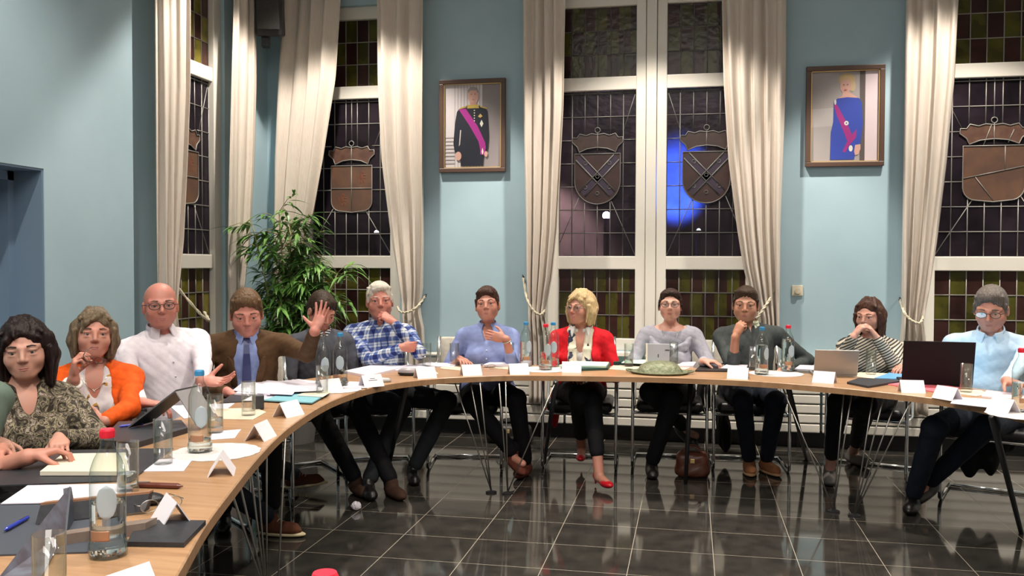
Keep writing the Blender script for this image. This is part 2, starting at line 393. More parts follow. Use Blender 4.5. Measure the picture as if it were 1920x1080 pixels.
# ------------------------------------------------------------------ outdoors seen through the glass at night
m = MB(); m.box((1, 14, 3), (26, .3, 7)); fac = m.build('neighbouring_facade', noisemat('brick_facade', (.05, .04, .04), (.09, .07, .06), (4, 4, 4), .8)); tag(fac, 'dark building facade across the street seen through the leaded windows', 'building')
m = MB(); m.box((1, 11, -.15), (26, 6.2, .1)); tag(m.build('street', mat('asphalt', (.03, .03, .035), .6)), kind='structure')
def area(name, loc, sz, power, col, rot):
    l = bpy.data.lights.new(name, 'AREA'); l.energy = power; l.color = col; l.size = sz; o = bpy.data.objects.new(name, l); C.objects.link(o); o.location = loc; o.rotation_euler = rot
def sptl(name, loc, power, col, target, size):
    l = bpy.data.lights.new(name, 'SPOT'); l.energy = power; l.color = col; l.spot_size = math.radians(size); l.spot_blend = .6; l.shadow_soft_size = .1
    o = bpy.data.objects.new(name, l); C.objects.link(o); o.location = loc; o.rotation_euler = (Vector(target)-Vector(loc)).to_track_quat('-Z', 'Y').to_euler()
tb = ony(1270, 352, 13.8)
sptl('blue_floodlight', (tb[0]-.1, 11.5, .4), 90000, (.04, .14, 1), tuple(tb), 17)
def streetlamp(px, Y, r, col, e, label):
    p = ony(px[0], px[1], Y); t = empty('street_lamp', (p[0], p[1], -.1), label=label, cat='street lamp')
    m = MB(); m.tube([(0, 0, 0), (0, 0, p[2]+.1)], .04); m.build('post', M_black, t)
    g = mat('lamp_glow', col, .5); b = g.node_tree.nodes['Principled BSDF']; b.inputs['Emission Color'].default_value = (*col, 1); b.inputs['Emission Strength'].default_value = e
    m = MB(); m.sphere((0, 0, p[2]+.1), r); m.build('lantern', g, t, smooth=True)
streetlamp((1137, 404), 12.5, .055, (.85, .82, 1), 90, 'white glowing street lamp seen through the left sash of the middle window')
streetlamp((1310, 432), 12.8, .03, (.7, 1, .8), 12, 'small greenish street light behind the right sash of the middle window')
streetlamp((706, 436), 12.6, .035, (.9, .95, 1), 50, 'bright street lamp seen low in the window behind the bamboo plant')
sptl('warm_street_spot', (-2.2, 12.6, 3.2), 2500, (1, .8, .7), (-2.3, 13.8, 1.5), 70)
# ================================================================== wall fittings
M_cur = noisemat('curtain_linen', (.70, .63, .56), (.62, .555, .49), (260, 260, 8), .85, bump=.15, bscale=(300, 300, 300))
M_rope = noisemat('braided_cream_rope', (.72, .65, .50), (.55, .49, .36), (60, 60, 160), .7)
M_hook = mat('dark_iron_hook', (.05, .04, .035), .4, .8)
m = MB(); m.box(((XL+XR)/2, YW-.012, .06), (XR-XL, .024, .12)); struct('baseboard_back', m, M_black)
m = MB(); m.box((XL+.012, 6.3, .06), (.024, 2.2, .12)); m.box((XN+.012, (DY1+5.18)/2, .06), (.024, 5.18-DY1, .12)); struct('baseboard_left', m, M_black)
# slatted radiator cover under the windows
def radiator(x0, x1, lab):
    t = empty('radiator', ((x0+x1)/2, YW-.09, 0), label=lab, cat='radiator', group='slatted radiators along the back wall')
    m = MB()
    for k in range(7): m.box((0, -.02, .158+k*.076), (x1-x0, .05, .068), bev=.008)
    m.box((0, .03, .39), (x1-x0-.04, .04, .44)); m.build('slats', M_white, t)
    m = MB(); m.box((0, 0, .672), (x1-x0+.02, .15, .018), bev=.005); m.build('top_shelf', M_white, t)
    m = MB()
    for s in (-1, 1): m.box((s*((x1-x0)/2-.15), .045, .08), (.03, .03, .17))
    m.build('foot', M_black, t)
radiator(-3.35, -1.02, 'white slatted radiator on the back wall behind the plaid shirted man')
radiator(-1.0, 1.0, 'white slatted radiator below the wide middle window')
radiator(1.02, 3.2, 'white slatted radiator below the right hand window, behind the brunette woman')
def curtain(lab, rows, plane, axis='x', nf=6., tie=None, zbot=.3, ph=0., group='cream curtains beside the leaded windows'):
    """rows: (py, x_left, x_right) edges surveyed in the curtain's own plane"""
    R = []
    for py, a, b in rows:
        A = ony(a, py, plane) if axis == 'x' else onx(a, py, plane); B = ony(b, py, plane) if axis == 'x' else onx(b, py, plane)
        k = 0 if axis == 'x' else 1
        R.append(((A[2]+B[2])/2, A[k], B[k]))
    R.sort(); nf = nf*.72; zs = [r[0] for r in R]
    tz = tie if tie else None
    nu, nv = int(22*nf), 60; z0, z1 = zbot, 3.86
    vs, fs = [], []
    wid_top = R[-1][2]-R[-1][1]
    for j in range(nv+1):
        z = z0+(z1-z0)*j/nv
        a = np.interp(z, zs, [r[1] for r in R]); b = np.interp(z, zs, [r[2] for r in R]); wd = b-a
        amp = .020+.022*min(1.5, wid_top/max(wd, .05)-1+.35)
        amp = min(amp, .055)*(1 if axis == 'x' else .6)
        for i in range(nu+1):
            u = i/nu
            uu = u+.012*math.sin(9*u+1.7*z+ph)
            x = a+wd*(u+.25/nf*math.sin(2*PI*nf*uu*1.0+ph)*.5)
            y = amp*(.8*math.sin(2*PI*nf*uu+ph)+.22*math.sin(2*PI*nf*1.7*u+2+ph+.5*z)+.45*math.sin(2*PI*1.3*u+z*.9+ph))
            if tz: y *= 1-.35*math.exp(-((z-tz)/.06)**2)
            vs.append((x, y-.0, z))
    for j in range(nv):
        for i in range(nu): q = j*(nu+1)+i; fs.append((q, q+1, q+nu+2, q+nu+1))
    cx = (R[0][1]+R[0][2])/2
    off = np.array([cx, plane]) if axis == 'x' else np.array([plane, cx])
    t = empty('curtain', (off[0], off[1], 0), 0, lab, 'curtain', group)
    mb = MB()
    for x, y, z in vs: mb.v.append((x-cx, y, z) if axis == 'x' else (-y, x-cx, z))
    mb.f = fs; mb.mi = [0]*len(fs)
    o = mb.build('drape', M_cur, t, smooth=True)
    s = o.modifiers.new('thick', 'SOLIDIFY'); s.thickness = .004
    m = MB()     # pleated heading tape and rings at the rod
    A, B = R[-1][1]-cx, R[-1][2]-cx
    for k in range(7):
        q = A+(B-A)*k/6
        c_ = (q, 0, 3.88) if axis == 'x' else (0, q, 3.88)
        m.tube([(c_[0]+(0 if axis == 'x' else .02*math.cos(a_)), c_[1]+(.02*math.cos(a_) if axis == 'x' else 0), 3.885+.02*math.sin(a_)) for a_ in np.linspace(0, 2*PI, 9)[:-1]], .003, 5, closed=True)
    m.build('rings', M_hook, t)
    return t, np.interp(tz or 1, zs, [r[1] for r in R]), np.interp(tz or 1, zs, [r[2] for r in R])
def rope(pts, lab, wallpt):
    """braided cord: two strands twisted about a smooth path"""
    P = [Vector(p) for p in pts]; Q = []
    for i in range(len(P)-1):
        p0, p1, p2, p3 = P[max(i-1, 0)], P[i], P[i+1], P[min(i+2, len(P)-1)]
        for t in np.linspace(0, 1, 9)[:-1]: Q.append(.5*((2*p1)+(p2-p0)*t+(2*p0-5*p1+4*p2-p3)*t*t+(3*p1-3*p2+p3-p0)*t**3))
    Q.append(P[-1]); t_ = empty('curtain_tieback', tuple(P[0]), label=lab, cat='curtain cord')
    for s in (0, 1):
        m = MB(); W = []
        for i, q in enumerate(Q):
            d = (Q[min(i+1, len(Q)-1)]-Q[max(i-1, 0)]).normalized(); a = d.orthogonal().normalized(); b = d.cross(a); th = i*1.1+s*PI
            W.append(q+(a*math.cos(th)+b*math.sin(th))*.0052)
        m.tube(W, .0062, 7); m.build('strand', M_rope, t_, world=True, smooth=True)
    m = MB(); m.tube([P[0], Vector(wallpt)], .006, 6); m.sphere(P[0], .012, 8); m.build('hook', M_hook, t_, world=True)
YC = 7.27; XC = -3.55
curtain('cream curtain at the left edge of the side wall window, behind the bald man', [(0, 290, 354), (150, 292, 354), (300, 294, 349), (450, 297, 343), (540, 300, 335), (590, 308, 332), (650, 302, 340)], XC, 'y', 5, tie=1.17)
curtain('cream curtain between the side wall window and the room corner', [(0, 438, 480), (150, 434, 480), (300, 431, 476), (450, 430, 468), (540, 432, 458), (600, 434, 454), (660, 432, 456)], XC, 'y', 4, tie=1.17, ph=1.)
curtain('cream curtain partly hidden by the bamboo plant', [(0, 530, 640), (150, 520, 632), (300, 514, 610), (400, 514, 592), (500, 516, 562), (590, 518, 545), (650, 516, 552)], YC, 'x', 6, tie=1.12, ph=2.)
curtain('cream curtain to the left of the portrait of the man in uniform', [(0, 705, 798), (150, 707, 798), (300, 714, 797), (450, 731, 796), (540, 746, 793), (582, 752, 787), (615, 752, 794), (680, 750, 797)], YC, 'x', 5, tie=1.12, ph=.5)
curtain('cream curtain just right of the portrait of the man in uniform', [(0, 978, 1060), (200, 979, 1058), (330, 982, 1052), (430, 984, 1046), (520, 985, 1036), (590, 990, 1022), (640, 990, 1030), (700, 990, 1032)], YC, 'x', 6, tie=1.12, ph=1.4)
curtain('cream curtain on the right of the middle window, behind the man in the grey sweater', [(0, 1353, 1472), (150, 1357, 1471), (300, 1366, 1466), (430, 1382, 1462), (500, 1393, 1462), (560, 1408, 1461), (600, 1420, 1461), (700, 1425, 1462)], YC, 'x', 7, tie=1.15, ph=.2)
curtain('cream curtain at the right hand window, beside the portrait of the woman in blue', [(0, 1698, 1799), (150, 1695, 1791), (300, 1692, 1776), (450, 1690, 1757), (540, 1689, 1743), (602, 1690, 1731), (640, 1686, 1736), (700, 1684, 1740)], YC, 'x', 5, tie=1.12, ph=2.6)
def P3(x, y, Y): return tuple(ony(x, y, Y))
rope([P3(797, 555, 7.36), P3(785, 572, 7.2), P3(768, 584, 7.16), P3(752, 585, 7.17), P3(745, 575, 7.24)], 'braided cream cord holding the curtain beside the white haired man', (ony(799, 552, YW)))
rope([P3(981, 520, 7.36), P3(988, 560, 7.2), P3(1000, 582, 7.16), P3(1013, 590, 7.17), P3(1022, 582, 7.24)], 'braided cream cord around the curtain left of the middle window', ony(980, 516, YW))
rope([P3(1455, 531, 7.38), P3(1446, 556, 7.26), P3(1432, 578, 7.18), P3(1418, 598, 7.16), P3(1408, 604, 7.24)], 'braided cream cord rising to a wall hook behind the man in the grey sweater', ony(1457, 527, YW))
rope([P3(1688, 562, 7.36), P3(1695, 585, 7.2), P3(1708, 600, 7.16), P3(1724, 606, 7.17), P3(1732, 592, 7.24)], 'thin cream cord around the curtain at the right hand window', ony(1687, 558, YW))
for px, X_, lb in (((300, 525), XL, 0),): 
    q = onx(*px, XL); rope([(XC-.06, q[1], q[2]), (XC+.08, q[1]+.1, q[2]-.22), (XC+.10, q[1]+.22, q[2]-.30), (XC+.02, q[1]+.3, q[2]-.24)], 'braided cream cord of the side wall curtain above the bald man', (XL, q[1], q[2]))
m = MB()
rd = empty('curtain_rod', (-.4, YC, 3.9), label='long thin curtain rod above the back wall windows', cat='curtain rod'); m = MB(); m.tube([(-3.2, 0, 0), (4.2, 0, 0)], .012); m.build('rod', M_hook, rd)
m = MB()
for x in (-2.6, -1.0, 1.3, 3.9): m.box((x, .09, 0), (.02, .19, .02))
m.build('bracket', M_hook, rd)
rd = empty('curtain_rod', (XC, 6.35, 3.9), label='short curtain rod above the side wall window', cat='curtain rod'); m = MB(); m.tube([(0, -.85, 0), (0, .9, 0)], .012); m.build('rod', M_hook, rd)
m = MB()
for y in (-.7, .7): m.box((-.075, y, 0), (.15, .02, .02))
m.build('bracket', M_hook, rd)
# ------------------------------------------------------------------ framed portraits (flat prints behind a brown frame)
M_fr = mat('dark_brown_frame', (.10, .055, .04), .4); M_gold = mat('gilt_edge', (.75, .52, .22), .35, .4)
def portrait(cx, cz, W, H, ox, oy, sx, sy, inner, layers, lab, rot=0):
    t = empty('framed_portrait', (cx, YW-.005, cz), label=lab, cat='picture', group='framed full figure portraits on the back wall')
    def X(p): return (p[0]-ox)*sx
    def Zz(p): return -(p[1]-oy)*sy
    fw = .038
    m = MB()
    m.box((0, -.02, H/2-fw/2), (W, .036, fw), bev=.005); m.box((0, -.02, -H/2+fw/2), (W, .036, fw), bev=.005)
    for s in (-1, 1): m.box((s*(W/2-fw/2), -.02, 0), (fw, .036, H-2*fw+.004), bev=.005)
    m.build('frame', M_fr, t)
    m = MB(); iw, ih = W-2*fw, H-2*fw
    for s in (-1, 1): m.box((s*(iw/2-.003), -.022, 0), (.006, .012, ih)); m.box((0, -.022, s*(ih/2-.003)), (iw, .012, .006))
    m.build('gilt_slip', M_gold, t)
    m = MB(); mats = []; k = 0
    for col, poly in layers:
        mm = mat('print_ink', col, .5); mats.append(mm)
        if isinstance(poly, tuple): (ex, ey, rx, ry) = poly; poly = [(ex+rx*math.cos(a), ey+ry*math.sin(a)) for a in np.linspace(0, 2*PI, 25)[:-1]]
        d = -.010-.00035*k
        T = Matrix(((1, 0, 0, 0), (0, 0, 1, 0), (0, 1, 0, 0), (0, 0, 0, 1)))
        pts = [(max(-iw/2, min(iw/2, X(p))), max(-ih/2, min(ih/2, Zz(p)))) for p in poly]
        m.prism(pts, d, -.004 if k == 0 else d+.0004, mi=len(mats)-1, M=T); k += 1
    m.build('print', mats, t)
    return t
WHT, SKN, GRY = (.62, .58, .60), (.62, .36, .30), (.28, .25, .26)
king = [(WHT, [(215, 230), (670, 230), (670, 890), (215, 890)]), (GRY, [(515, 230), (670, 230), (670, 890), (515, 890)])]
king += [((.42, .38, .40), [(300+i*24, 235), (306+i*24, 235), (306+i*24, 880), (300+i*24, 880)]) for i in range(9)]
king += [((.5, .46, .47), [(222, 640+i*28), (300, 640+i*28), (300, 648+i*28), (222, 648+i*28)]) for i in range(8)]
king += [(SKN, (447, 330, 40, 62)), ((.30, .27, .26), [(407, 310), (404, 285), (420, 265), (447, 260), (475, 268), (487, 300), (484, 312), (470, 288), (425, 288)]),
 ((.55, .30, .26), [(425, 378), (470, 378), (475, 405), (420, 405)]),
 ((.008, .01, .022), [(405, 402), (345, 420), (320, 450), (305, 540), (293, 690), (303, 762), (345, 760), (350, 868), (525, 868), (530, 762), (560, 752), (568, 650), (556, 450), (535, 420), (490, 405)]),
 ((.55, .50, .50), [(345, 590), (354, 590), (345, 700), (336, 715)]),
 ((.5, .36, .08), [(402, 398), (488, 398), (492, 425), (400, 425)]), ((.5, .36, .08), [(345, 418), (395, 408), (395, 416), (340, 430)]), ((.5, .36, .08), [(500, 410), (550, 422), (552, 434), (500, 418)]),
 ((.36, .02, .25), [(335, 432), (388, 425), (480, 560), (540, 690), (545, 735), (500, 735), (488, 680), (420, 560)]), ((.36, .02, .25), [(500, 715), (545, 715), (538, 785), (502, 780)]),
 ((.7, .7, .62), [(512, 515), (526, 545), (512, 572), (498, 545)]), ((.6, .42, .15), [(502, 468), (520, 488), (502, 500), (484, 490)]), ((.75, .72, .6), [(520, 728), (528, 760), (520, 785), (512, 760)]),
 (SKN, (332, 790, 24, 34)), (SKN, (546, 778, 13, 22))]
king += [((.65, .6, .5), (457, 442+i*20, 5, 5)) for i in range(5)]
king += [((.12, .07, .06), (433, 318, 5, 3)), ((.12, .07, .06), (461, 318, 5, 3)), ((.40, .2, .17), (448, 358, 10, 3))]
pa = ony(887, 235, YW)
portrait(pa[0], 2.605, .575, .785, 441, 560, .575/512, .785/715, None, king, 'framed portrait of a man in black dress uniform with a purple sash')
BG = (.36, .33, .33)
queen = [(BG, [(150, 225), (690, 225), (690, 925), (150, 925)]), ((.44, .41, .41), [(150, 520), (560, 500), (560, 640), (150, 660)]), ((.10, .08, .08), [(545, 230), (588, 230), (588, 925), (550, 925)]), ((.66, .56, .60), [(588, 225), (690, 225), (690, 925), (588, 925)]),
 ((.5, .36, .18), (447, 300, 62, 50)), ((.55, .42, .25), (490, 350, 24, 42)), (SKN, (438, 348, 42, 58)), ((.55, .40, .22), [(396, 320), (400, 285), (440, 265), (485, 285), (490, 320), (460, 298), (420, 300)]),
 (SKN, [(415, 395), (465, 395), (520, 432), (540, 445), (370, 445), (412, 425)]),
 ((.03, .06, .38), [(375, 442), (350, 472), (347, 620), (330, 700), (325, 910), (510, 910), (520, 800), (556, 792), (572, 640), (562, 480), (540, 442), (450, 434)]),
 ((.32, .02, .20), [(350, 490), (372, 486), (455, 640), (490, 720), (525, 680), (520, 745), (480, 790), (440, 855), (420, 850), (455, 770), (420, 680), (372, 570)]),
 ((.7, .7, .66), (447, 632, 17, 17)), ((.7, .7, .66), (482, 826, 15, 24)), ((.10, .10, .3), (447, 632, 6, 6)), ((.6, .6, .6), (360, 470, 8, 20)),
 (SKN, [(515, 800), (555, 795), (556, 830), (540, 870), (515, 880), (508, 850)]), ((.12, .07, .06), (424, 338, 5, 3)), ((.12, .07, .06), (452, 338, 5, 3)), ((.45, .1, .1), (437, 378, 11, 4))]
pb = ony(1583, 218, YW)
portrait(pb[0], 2.60, .585, .785, 433, 580, .585/600, .785/770, None, queen, 'framed portrait of a blonde woman in a long blue dress')
# thermostat dial on the wall
p = ony(1495, 545, YW-.001); t = empty('thermostat', tuple(p), label='cream square dimmer with round knob on the wall beside the curtain', cat='wall switch')
m = MB(); m.box((0, -.006, 0), (.085, .012, .085), bev=.004); m.build('plate', mat('cream_plastic', (.72, .66, .52), .4), t)
m = MB(); m.tube([(0, -.012, -.003), (0, -.03, -.003)], .022, 20); m.build('knob', mat('beige_plastic', (.62, .56, .42), .4), t, smooth=False)
# loudspeaker in the corner
p = ony(506, 35, 6.95); t = empty('loudspeaker', tuple(p), math.radians(18), 'black loudspeaker hung high in the room corner between two curtains', 'loudspeaker')
RT = Matrix.Rotation(math.radians(14), 3, 'X')
m = MB(); m.box((0, 0, .07), (.215, .2, .42), M=RT, bev=.018); m.build('cabinet', M_black, t)
m = MB()
q = MB(); q.box((0, -.105, .085), (.18, .012, .34), bev=.004)
for v in q.v: m.v.append(tuple(RT @ Vector(v)))
m.f = q.f; m.mi = q.mi; m.build('grille', noisemat('grille_mesh', (.02, .02, .02), (.04, .04, .04), (200, 200, 200), .8), t)
m = MB(); m.box((-.04, .05, -.17), (.06, .1, .10)); m.tube([(-.04, .06, -.17), (-.10, .40, -.12)], .018); m.build('bracket', M_black, t)
# ------------------------------------------------------------------ bamboo palm in a pot
random.seed(5)
pc = ony(548, 500, 6.75); t = empty('bamboo_plant', (pc[0], 6.75, 0), label='tall leafy bamboo plant standing in the corner behind the young man', cat='plant')
M_leaf = noisemat('bamboo_leaf', (.06, .17, .035), (.16, .34, .07), (6, 6, 6), .4); M_stem = mat('bamboo_stem', (.30, .26, .10), .5)
m = MB(); m.lathe([(0, 0), (.17, 0), (.21, .36), (.215, .38), (.195, .38), (.19, .33), (0, .33)], n=28); m.build('pot', mat('grey_pot', (.18, .17, .16), .6), t, smooth=False)
stems = []; ms = MB()
for k in range(11):
    a = random.uniform(0, 2*PI); r = random.uniform(.02, .12); top = random.uniform(1.15, 1.88); ln = random.uniform(.04, .30); a2 = a+random.uniform(-.5, .5)
    P = [Vector((r*math.cos(a)+ln*(i/7)**1.6*math.cos(a2), r*math.sin(a)*.8+ln*.8*(i/7)**1.6*math.sin(a2), .3+(top-.3)*i/7)) for i in range(8)]
    stems.append(P); ms.tube(P, [.010-.006*i/7 for i in range(8)], 7)
ml = MB()
def leaf(b, d, ln, wd, droop):
    d = d.normalized(); s = d.cross(Vector((0, 0, 1)))
    if s.length < .05: s = Vector((1, 0, 0))
    s.normalize(); up = s.cross(d); pts = []
    for i, (t_, w_) in enumerate(((0, .12), (.25, .9), (.5, 1), (.75, .6), (1, .03))):
        c = b+d*ln*t_+Vector((0, 0, -droop*ln*t_*t_)); pts += [c-s*wd*w_+up*wd*.25*w_, c-up*0, c+s*wd*w_+up*wd*.25*w_]
    fs = []
    for i in range(4):
        for j in (0, 1): q = i*3+j; fs.append((q, q+1, q+4, q+3))
    ml.add(pts, fs)
for P in stems:
    for z in np.linspace(.32, 1, 13):
        i = min(int(z*7), 6); f_ = z*7-i; b = P[i].lerp(P[i+1], f_) if i < 7 else P[7]
        if b.z < .75: continue
        for _ in range(2):
            a = random.uniform(0, 2*PI); br = random.uniform(.10, .30)*(1.25-.4*z); el = random.uniform(-.1, .8)
            D = Vector((math.cos(a)*math.cos(el), math.sin(a)*math.cos(el)*.8, math.sin(el))); e = b+D*br+Vector((0, 0, -.03)); ms.tube([b, b+D*br*.55+Vector((0, 0, .01)), e], .0028, 5)
            for q in range(7):
                o_ = b.lerp(e, .35+.65*q/6); aa = a+random.uniform(-1.0, 1.0)+(.7 if q % 2 else -.7)*(1-q/7); e2 = el*.5+random.uniform(-.6, .35)
                leaf(o_, Vector((math.cos(aa)*math.cos(e2), math.sin(aa)*math.cos(e2), math.sin(e2))), random.uniform(.10, .19), random.uniform(.011, .018), random.uniform(.15, .7))
ms.build('stems', M_stem, t, smooth=True); lf = ml.build('foliage', M_leaf, t); s = lf.modifiers.new('t', 'SOLIDIFY'); s.thickness = .0006
# ================================================================== conference table: four curved sections
TZ = .742; TT = .036
M_wood = mat('oak_veneer', (.42, .24, .11), .32)
def _wood(m):
    b = m.node_tree.nodes['Principled BSDF']
    n = N(m, 'ShaderNodeTexNoise'); n.inputs['Scale'].default_value = 1; n.inputs['Detail'].default_value = 5; n.inputs['Distortion'].default_value = .6
    L(m, coords(m, (3.2, 42, 10), rot=(0, 0, .5)), n.inputs['Vector'])
    L(m, ramp(m, n.outputs['Fac'], [(.25, (.31, .170, .085)), (.5, (.40, .230, .120)), (.8, (.46, .280, .155))]), b.inputs['Base Color'])
_wood(M_wood)
inner = [(-.72, .78), (-.93, 1.3), (-1.12, 1.81), (-1.26, 2.17), (-1.385, 2.55), (-1.52, 2.98), (-1.66, 3.50), (-1.755, 4.03), (-1.785, 4.43), (-1.74, 4.87), (-1.56, 5.20), (-1.32, 5.39), (-1.05, 5.52), (-.5, 5.60), (-.04, 5.615), (.39, 5.55), (.74, 5.40), (1.10, 5.18), (1.35, 4.93), (1.53, 4.52), (1.53, 4.0), (1.44, 3.5), (1.30, 2.98), (1.14, 2.45)]
def spline(P, n=14):
    P = [Vector((*p, 0)) for p in P]; Q = []
    for i in range(len(P)-1):
        p0, p1, p2, p3 = P[max(i-1, 0)], P[i], P[i+1], P[min(i+2, len(P)-1)]
        for t in np.linspace(0, 1, n+1)[:-1]: Q.append(.5*((2*p1)+(p2-p0)*t+(2*p0-5*p1+4*p2-p3)*t*t+(3*p1-3*p2+p3-p0)*t**3))
    Q.append(P[-1])
    for _ in range(14): Q = [Q[0]]+[(Q[i-1]+Q[i]*2+Q[i+1])/4 for i in range(1, len(Q)-1)]+[Q[-1]]
    return Q
IN = spline(inner); TW = .56
NR = []
for i in range(len(IN)):
    d = (IN[min(i+1, len(IN)-1)]-IN[max(i-1, 0)]).normalized(); NR.append(Vector((-d.y, d.x, 0)))
for _ in range(30): NR = [NR[0]]+[((NR[i-1]+NR[i]*2+NR[i+1])/4).normalized() for i in range(1, len(NR)-1)]+[NR[-1]]
def tpos(i, off=0, z=TZ): p = IN[i]+NR[i]*off; return Vector((p.x, p.y, z))
def near(x, y): return min(range(len(IN)), key=lambda i: (IN[i].x-x)**2+(IN[i].y-y)**2)
seams = [0, near(-1.70, 3.72), near(-.12, 5.62), near(1.48, 3.72), len(IN)-1]
labs = ['near left curved section of the oak conference table', 'left middle curved section of the oak conference table, before the plaid shirted man', 'right middle curved section of the oak table with the green dish', 'far right curved section of the oak conference table at the photo edge']
tables = []
for k in range(4):
    a, b = seams[k], seams[k+1]; mid = (a+b)//2; c = tpos(mid, TW/2, 0)
    t = empty('conference_table', tuple(c), 0, labs[k], 'table', 'curved sections of the oak conference table'); tables.append(t)
    idx = list(range(a, b+1)); poly = [tpos(i, 0) for i in idx]+[tpos(i, TW) for i in reversed(idx)]
    e = .0015
    mb = MB(); top = [(p.x, p.y) for p in poly]; n = len(idx)
    vs = []; 
    for i in idx:
        for off, z in ((0, TZ-.004), (.004, TZ), (TW-.004, TZ), (TW, TZ-.004), (TW, TZ-TT), (0, TZ-TT)): q = tpos(i, off, z); vs.append(q)
    fs = []
    for j in range(n-1):
        for q in range(6): fs.append((j*6+q, j*6+(q+1) % 6, (j+1)*6+(q+1) % 6, (j+1)*6+q))
    fs += [tuple(range(6)), tuple((n-1)*6+q for q in range(5, -1, -1))]
    mb.add(vs, fs); mb.build('tabletop', M_wood, t, world=True)
# wire fans and slanting legs under the table
def fan(t, feet, rods):
    mb = MB()
    for k, (fx, fy) in enumerate(feet):
        m = MB(); m.lathe([(0, 0), (.035, 0), (.035, .008), (.012, .014), (0, .014)], (fx, fy, 0), 20); m.build('foot', M_black, t, world=True)
    for k, tx, ty in rods:
        m = MB(); m.tube([(feet[k][0], feet[k][1], .012), (tx, ty, TZ-TT)], .0042, 6); m.build('rod', M_steel, t, world=True, smooth=True)
def u2(x, y, z=TZ-TT): p = onz(x, y, z); return (p[0], p[1])
def leg(t, a, b):
    m = MB(); m.tube([(a[0], a[1], 0), (b[0], b[1], TZ-TT)], [.012, .017], 10); m.build('leg', M_black, t, world=True, smooth=True)
f0 = [u2(921, 924, 0), u2(952, 926, 0)]
fan(tables[1], f0, [(0, *u2(851, 712)), (0, *u2(882, 715)), (0, *u2(900, 718)), (1, *u2(936, 719)), (1, *u2(948, 716)), (1, *u2(1042, 716))])
f1 = [u2(1563, 960, 0), u2(1602, 968, 0)]
fan(tables[2], f1, [(0, *u2(1468, 728)), (0, *u2(1582, 734)), (0, *u2(1597, 736)), (1, *u2(1637, 740)), (1, *u2(1657, 744)), (1, *u2(1683, 744)), (1, *u2(1708, 752))])
fL = [(-1.35, 2.12), (-1.45, 2.18)]
fan(tables[0], [u2(500, 1128, 0), u2(520, 1132, 0)], [(0, *u2(435, 925)), (0, *u2(449, 905)), (0, *u2(470, 885)), (0, *u2(482, 870)), (0, *u2(500, 855)), (1, *u2(535, 822))])
leg(tables[1], u2(1020, 872, 0), u2(1042, 716)); leg(tables[1], u2(722, 905, 0), u2(762, 722))
leg(tables[2], u2(1512, 862, 0), u2(1478, 726)); leg(tables[2], u2(1915, 1000, 0), u2(1860, 782)); leg(tables[0], u2(385, 1010, 0), u2(430, 925))
for k, i in ((0, seams[0]+12), (0, seams[1]-16), (3, seams[3]+20), (3, seams[4]-10)):
    q = tpos(i, TW*.6, 0); leg(tables[k], (q.x, q.y), (q.x+.04, q.y+.02))
q = tpos(near(-.12, 5.62)+3, TW*.62, 0); leg(tables[2], (q.x, q.y), (q.x+.03, q.y)); 
# small stand in front of the camera that carries the near bottle
t = empty('side_table', (-.35, 1.0, 0), label='small square table in the foreground below the frame, carrying a water bottle', cat='table')
m = MB(); m.box((0, 0, TZ-.012), (.5, .34, .024), bev=.004); m.build('tabletop', M_wood, t)
for sx in (-1, 1):
    for sy in (-1, 1): m = MB(); m.tube([(sx*.21, sy*.13, 0), (sx*.21, sy*.13, TZ-.024)], .014); m.build('leg', M_black, t)
# ================================================================== bottles, tumblers
def thin_glass(name, tint, edge=(.60, .66, .62)):
    m = bpy.data.materials.new(name); m.use_nodes = True; nt = m.node_tree; nt.nodes.clear(); o = N(m, 'ShaderNodeOutputMaterial')
    t = N(m, 'ShaderNodeBsdfTransparent'); g = N(m, 'ShaderNodeBsdfGlossy'); g.inputs['Roughness'].default_value = .03; g.inputs[0].default_value = (1, 1, 1, 1)
    lw = N(m, 'ShaderNodeLayerWeight'); lw.inputs[0].default_value = .35
    mx = N(m, 'ShaderNodeMix', data_type='RGBA'); L(m, lw.outputs['Facing'], mx.inputs[0]); mx.inputs[6].default_value = (*tint, 1); mx.inputs[7].default_value = (*edge, 1); L(m, mx.outputs[2], t.inputs[0])
    p_ = N(m, 'ShaderNodeMath', operation='POWER'); L(m, lw.outputs['Facing'], p_.inputs[0]); p_.inputs[1].default_value = 3
    f = N(m, 'ShaderNodeMath', operation='MULTIPLY_ADD'); L(m, p_.outputs[0], f.inputs[0]); f.inputs[1].default_value = .75; f.inputs[2].default_value = .06
    s = N(m, 'ShaderNodeMixShader'); L(m, f.outputs[0], s.inputs[0]); L(m, t.outputs[0], s.inputs[1]); L(m, g.outputs[0], s.inputs[2]); L(m, s.outputs[0], o.inputs[0])
    return m
M_glass = thin_glass('clear_glass', (.985, .99, .99)); M_bglass = thin_glass('bottle_glass', (.97, .985, .975), (.50, .58, .53))
M_water = mat('water', (.97, 1, .99), 0, **{'Transmission Weight': 1, 'IOR': 1.33})
M_lab = mat('pale_blue_label', (.42, .50, .56), .5); M_lab2 = mat('bronze_label', (.42, .22, .13), .35, .3)
M_red = mat('red_cap', (.75, .02, .05), .35); M_blue = mat('blue_cap', (.05, .28, .55), .35)
BP = [(.0, .004), (.036, 0), (.043, .005), (.0445, .02), (.043, .034), (.0405, .04), (.0405, .055), (.0405, .195), (.038, .212), (.031, .232), (.022, .250), (.0155, .264), (.0145, .285), (.0155, .287)]
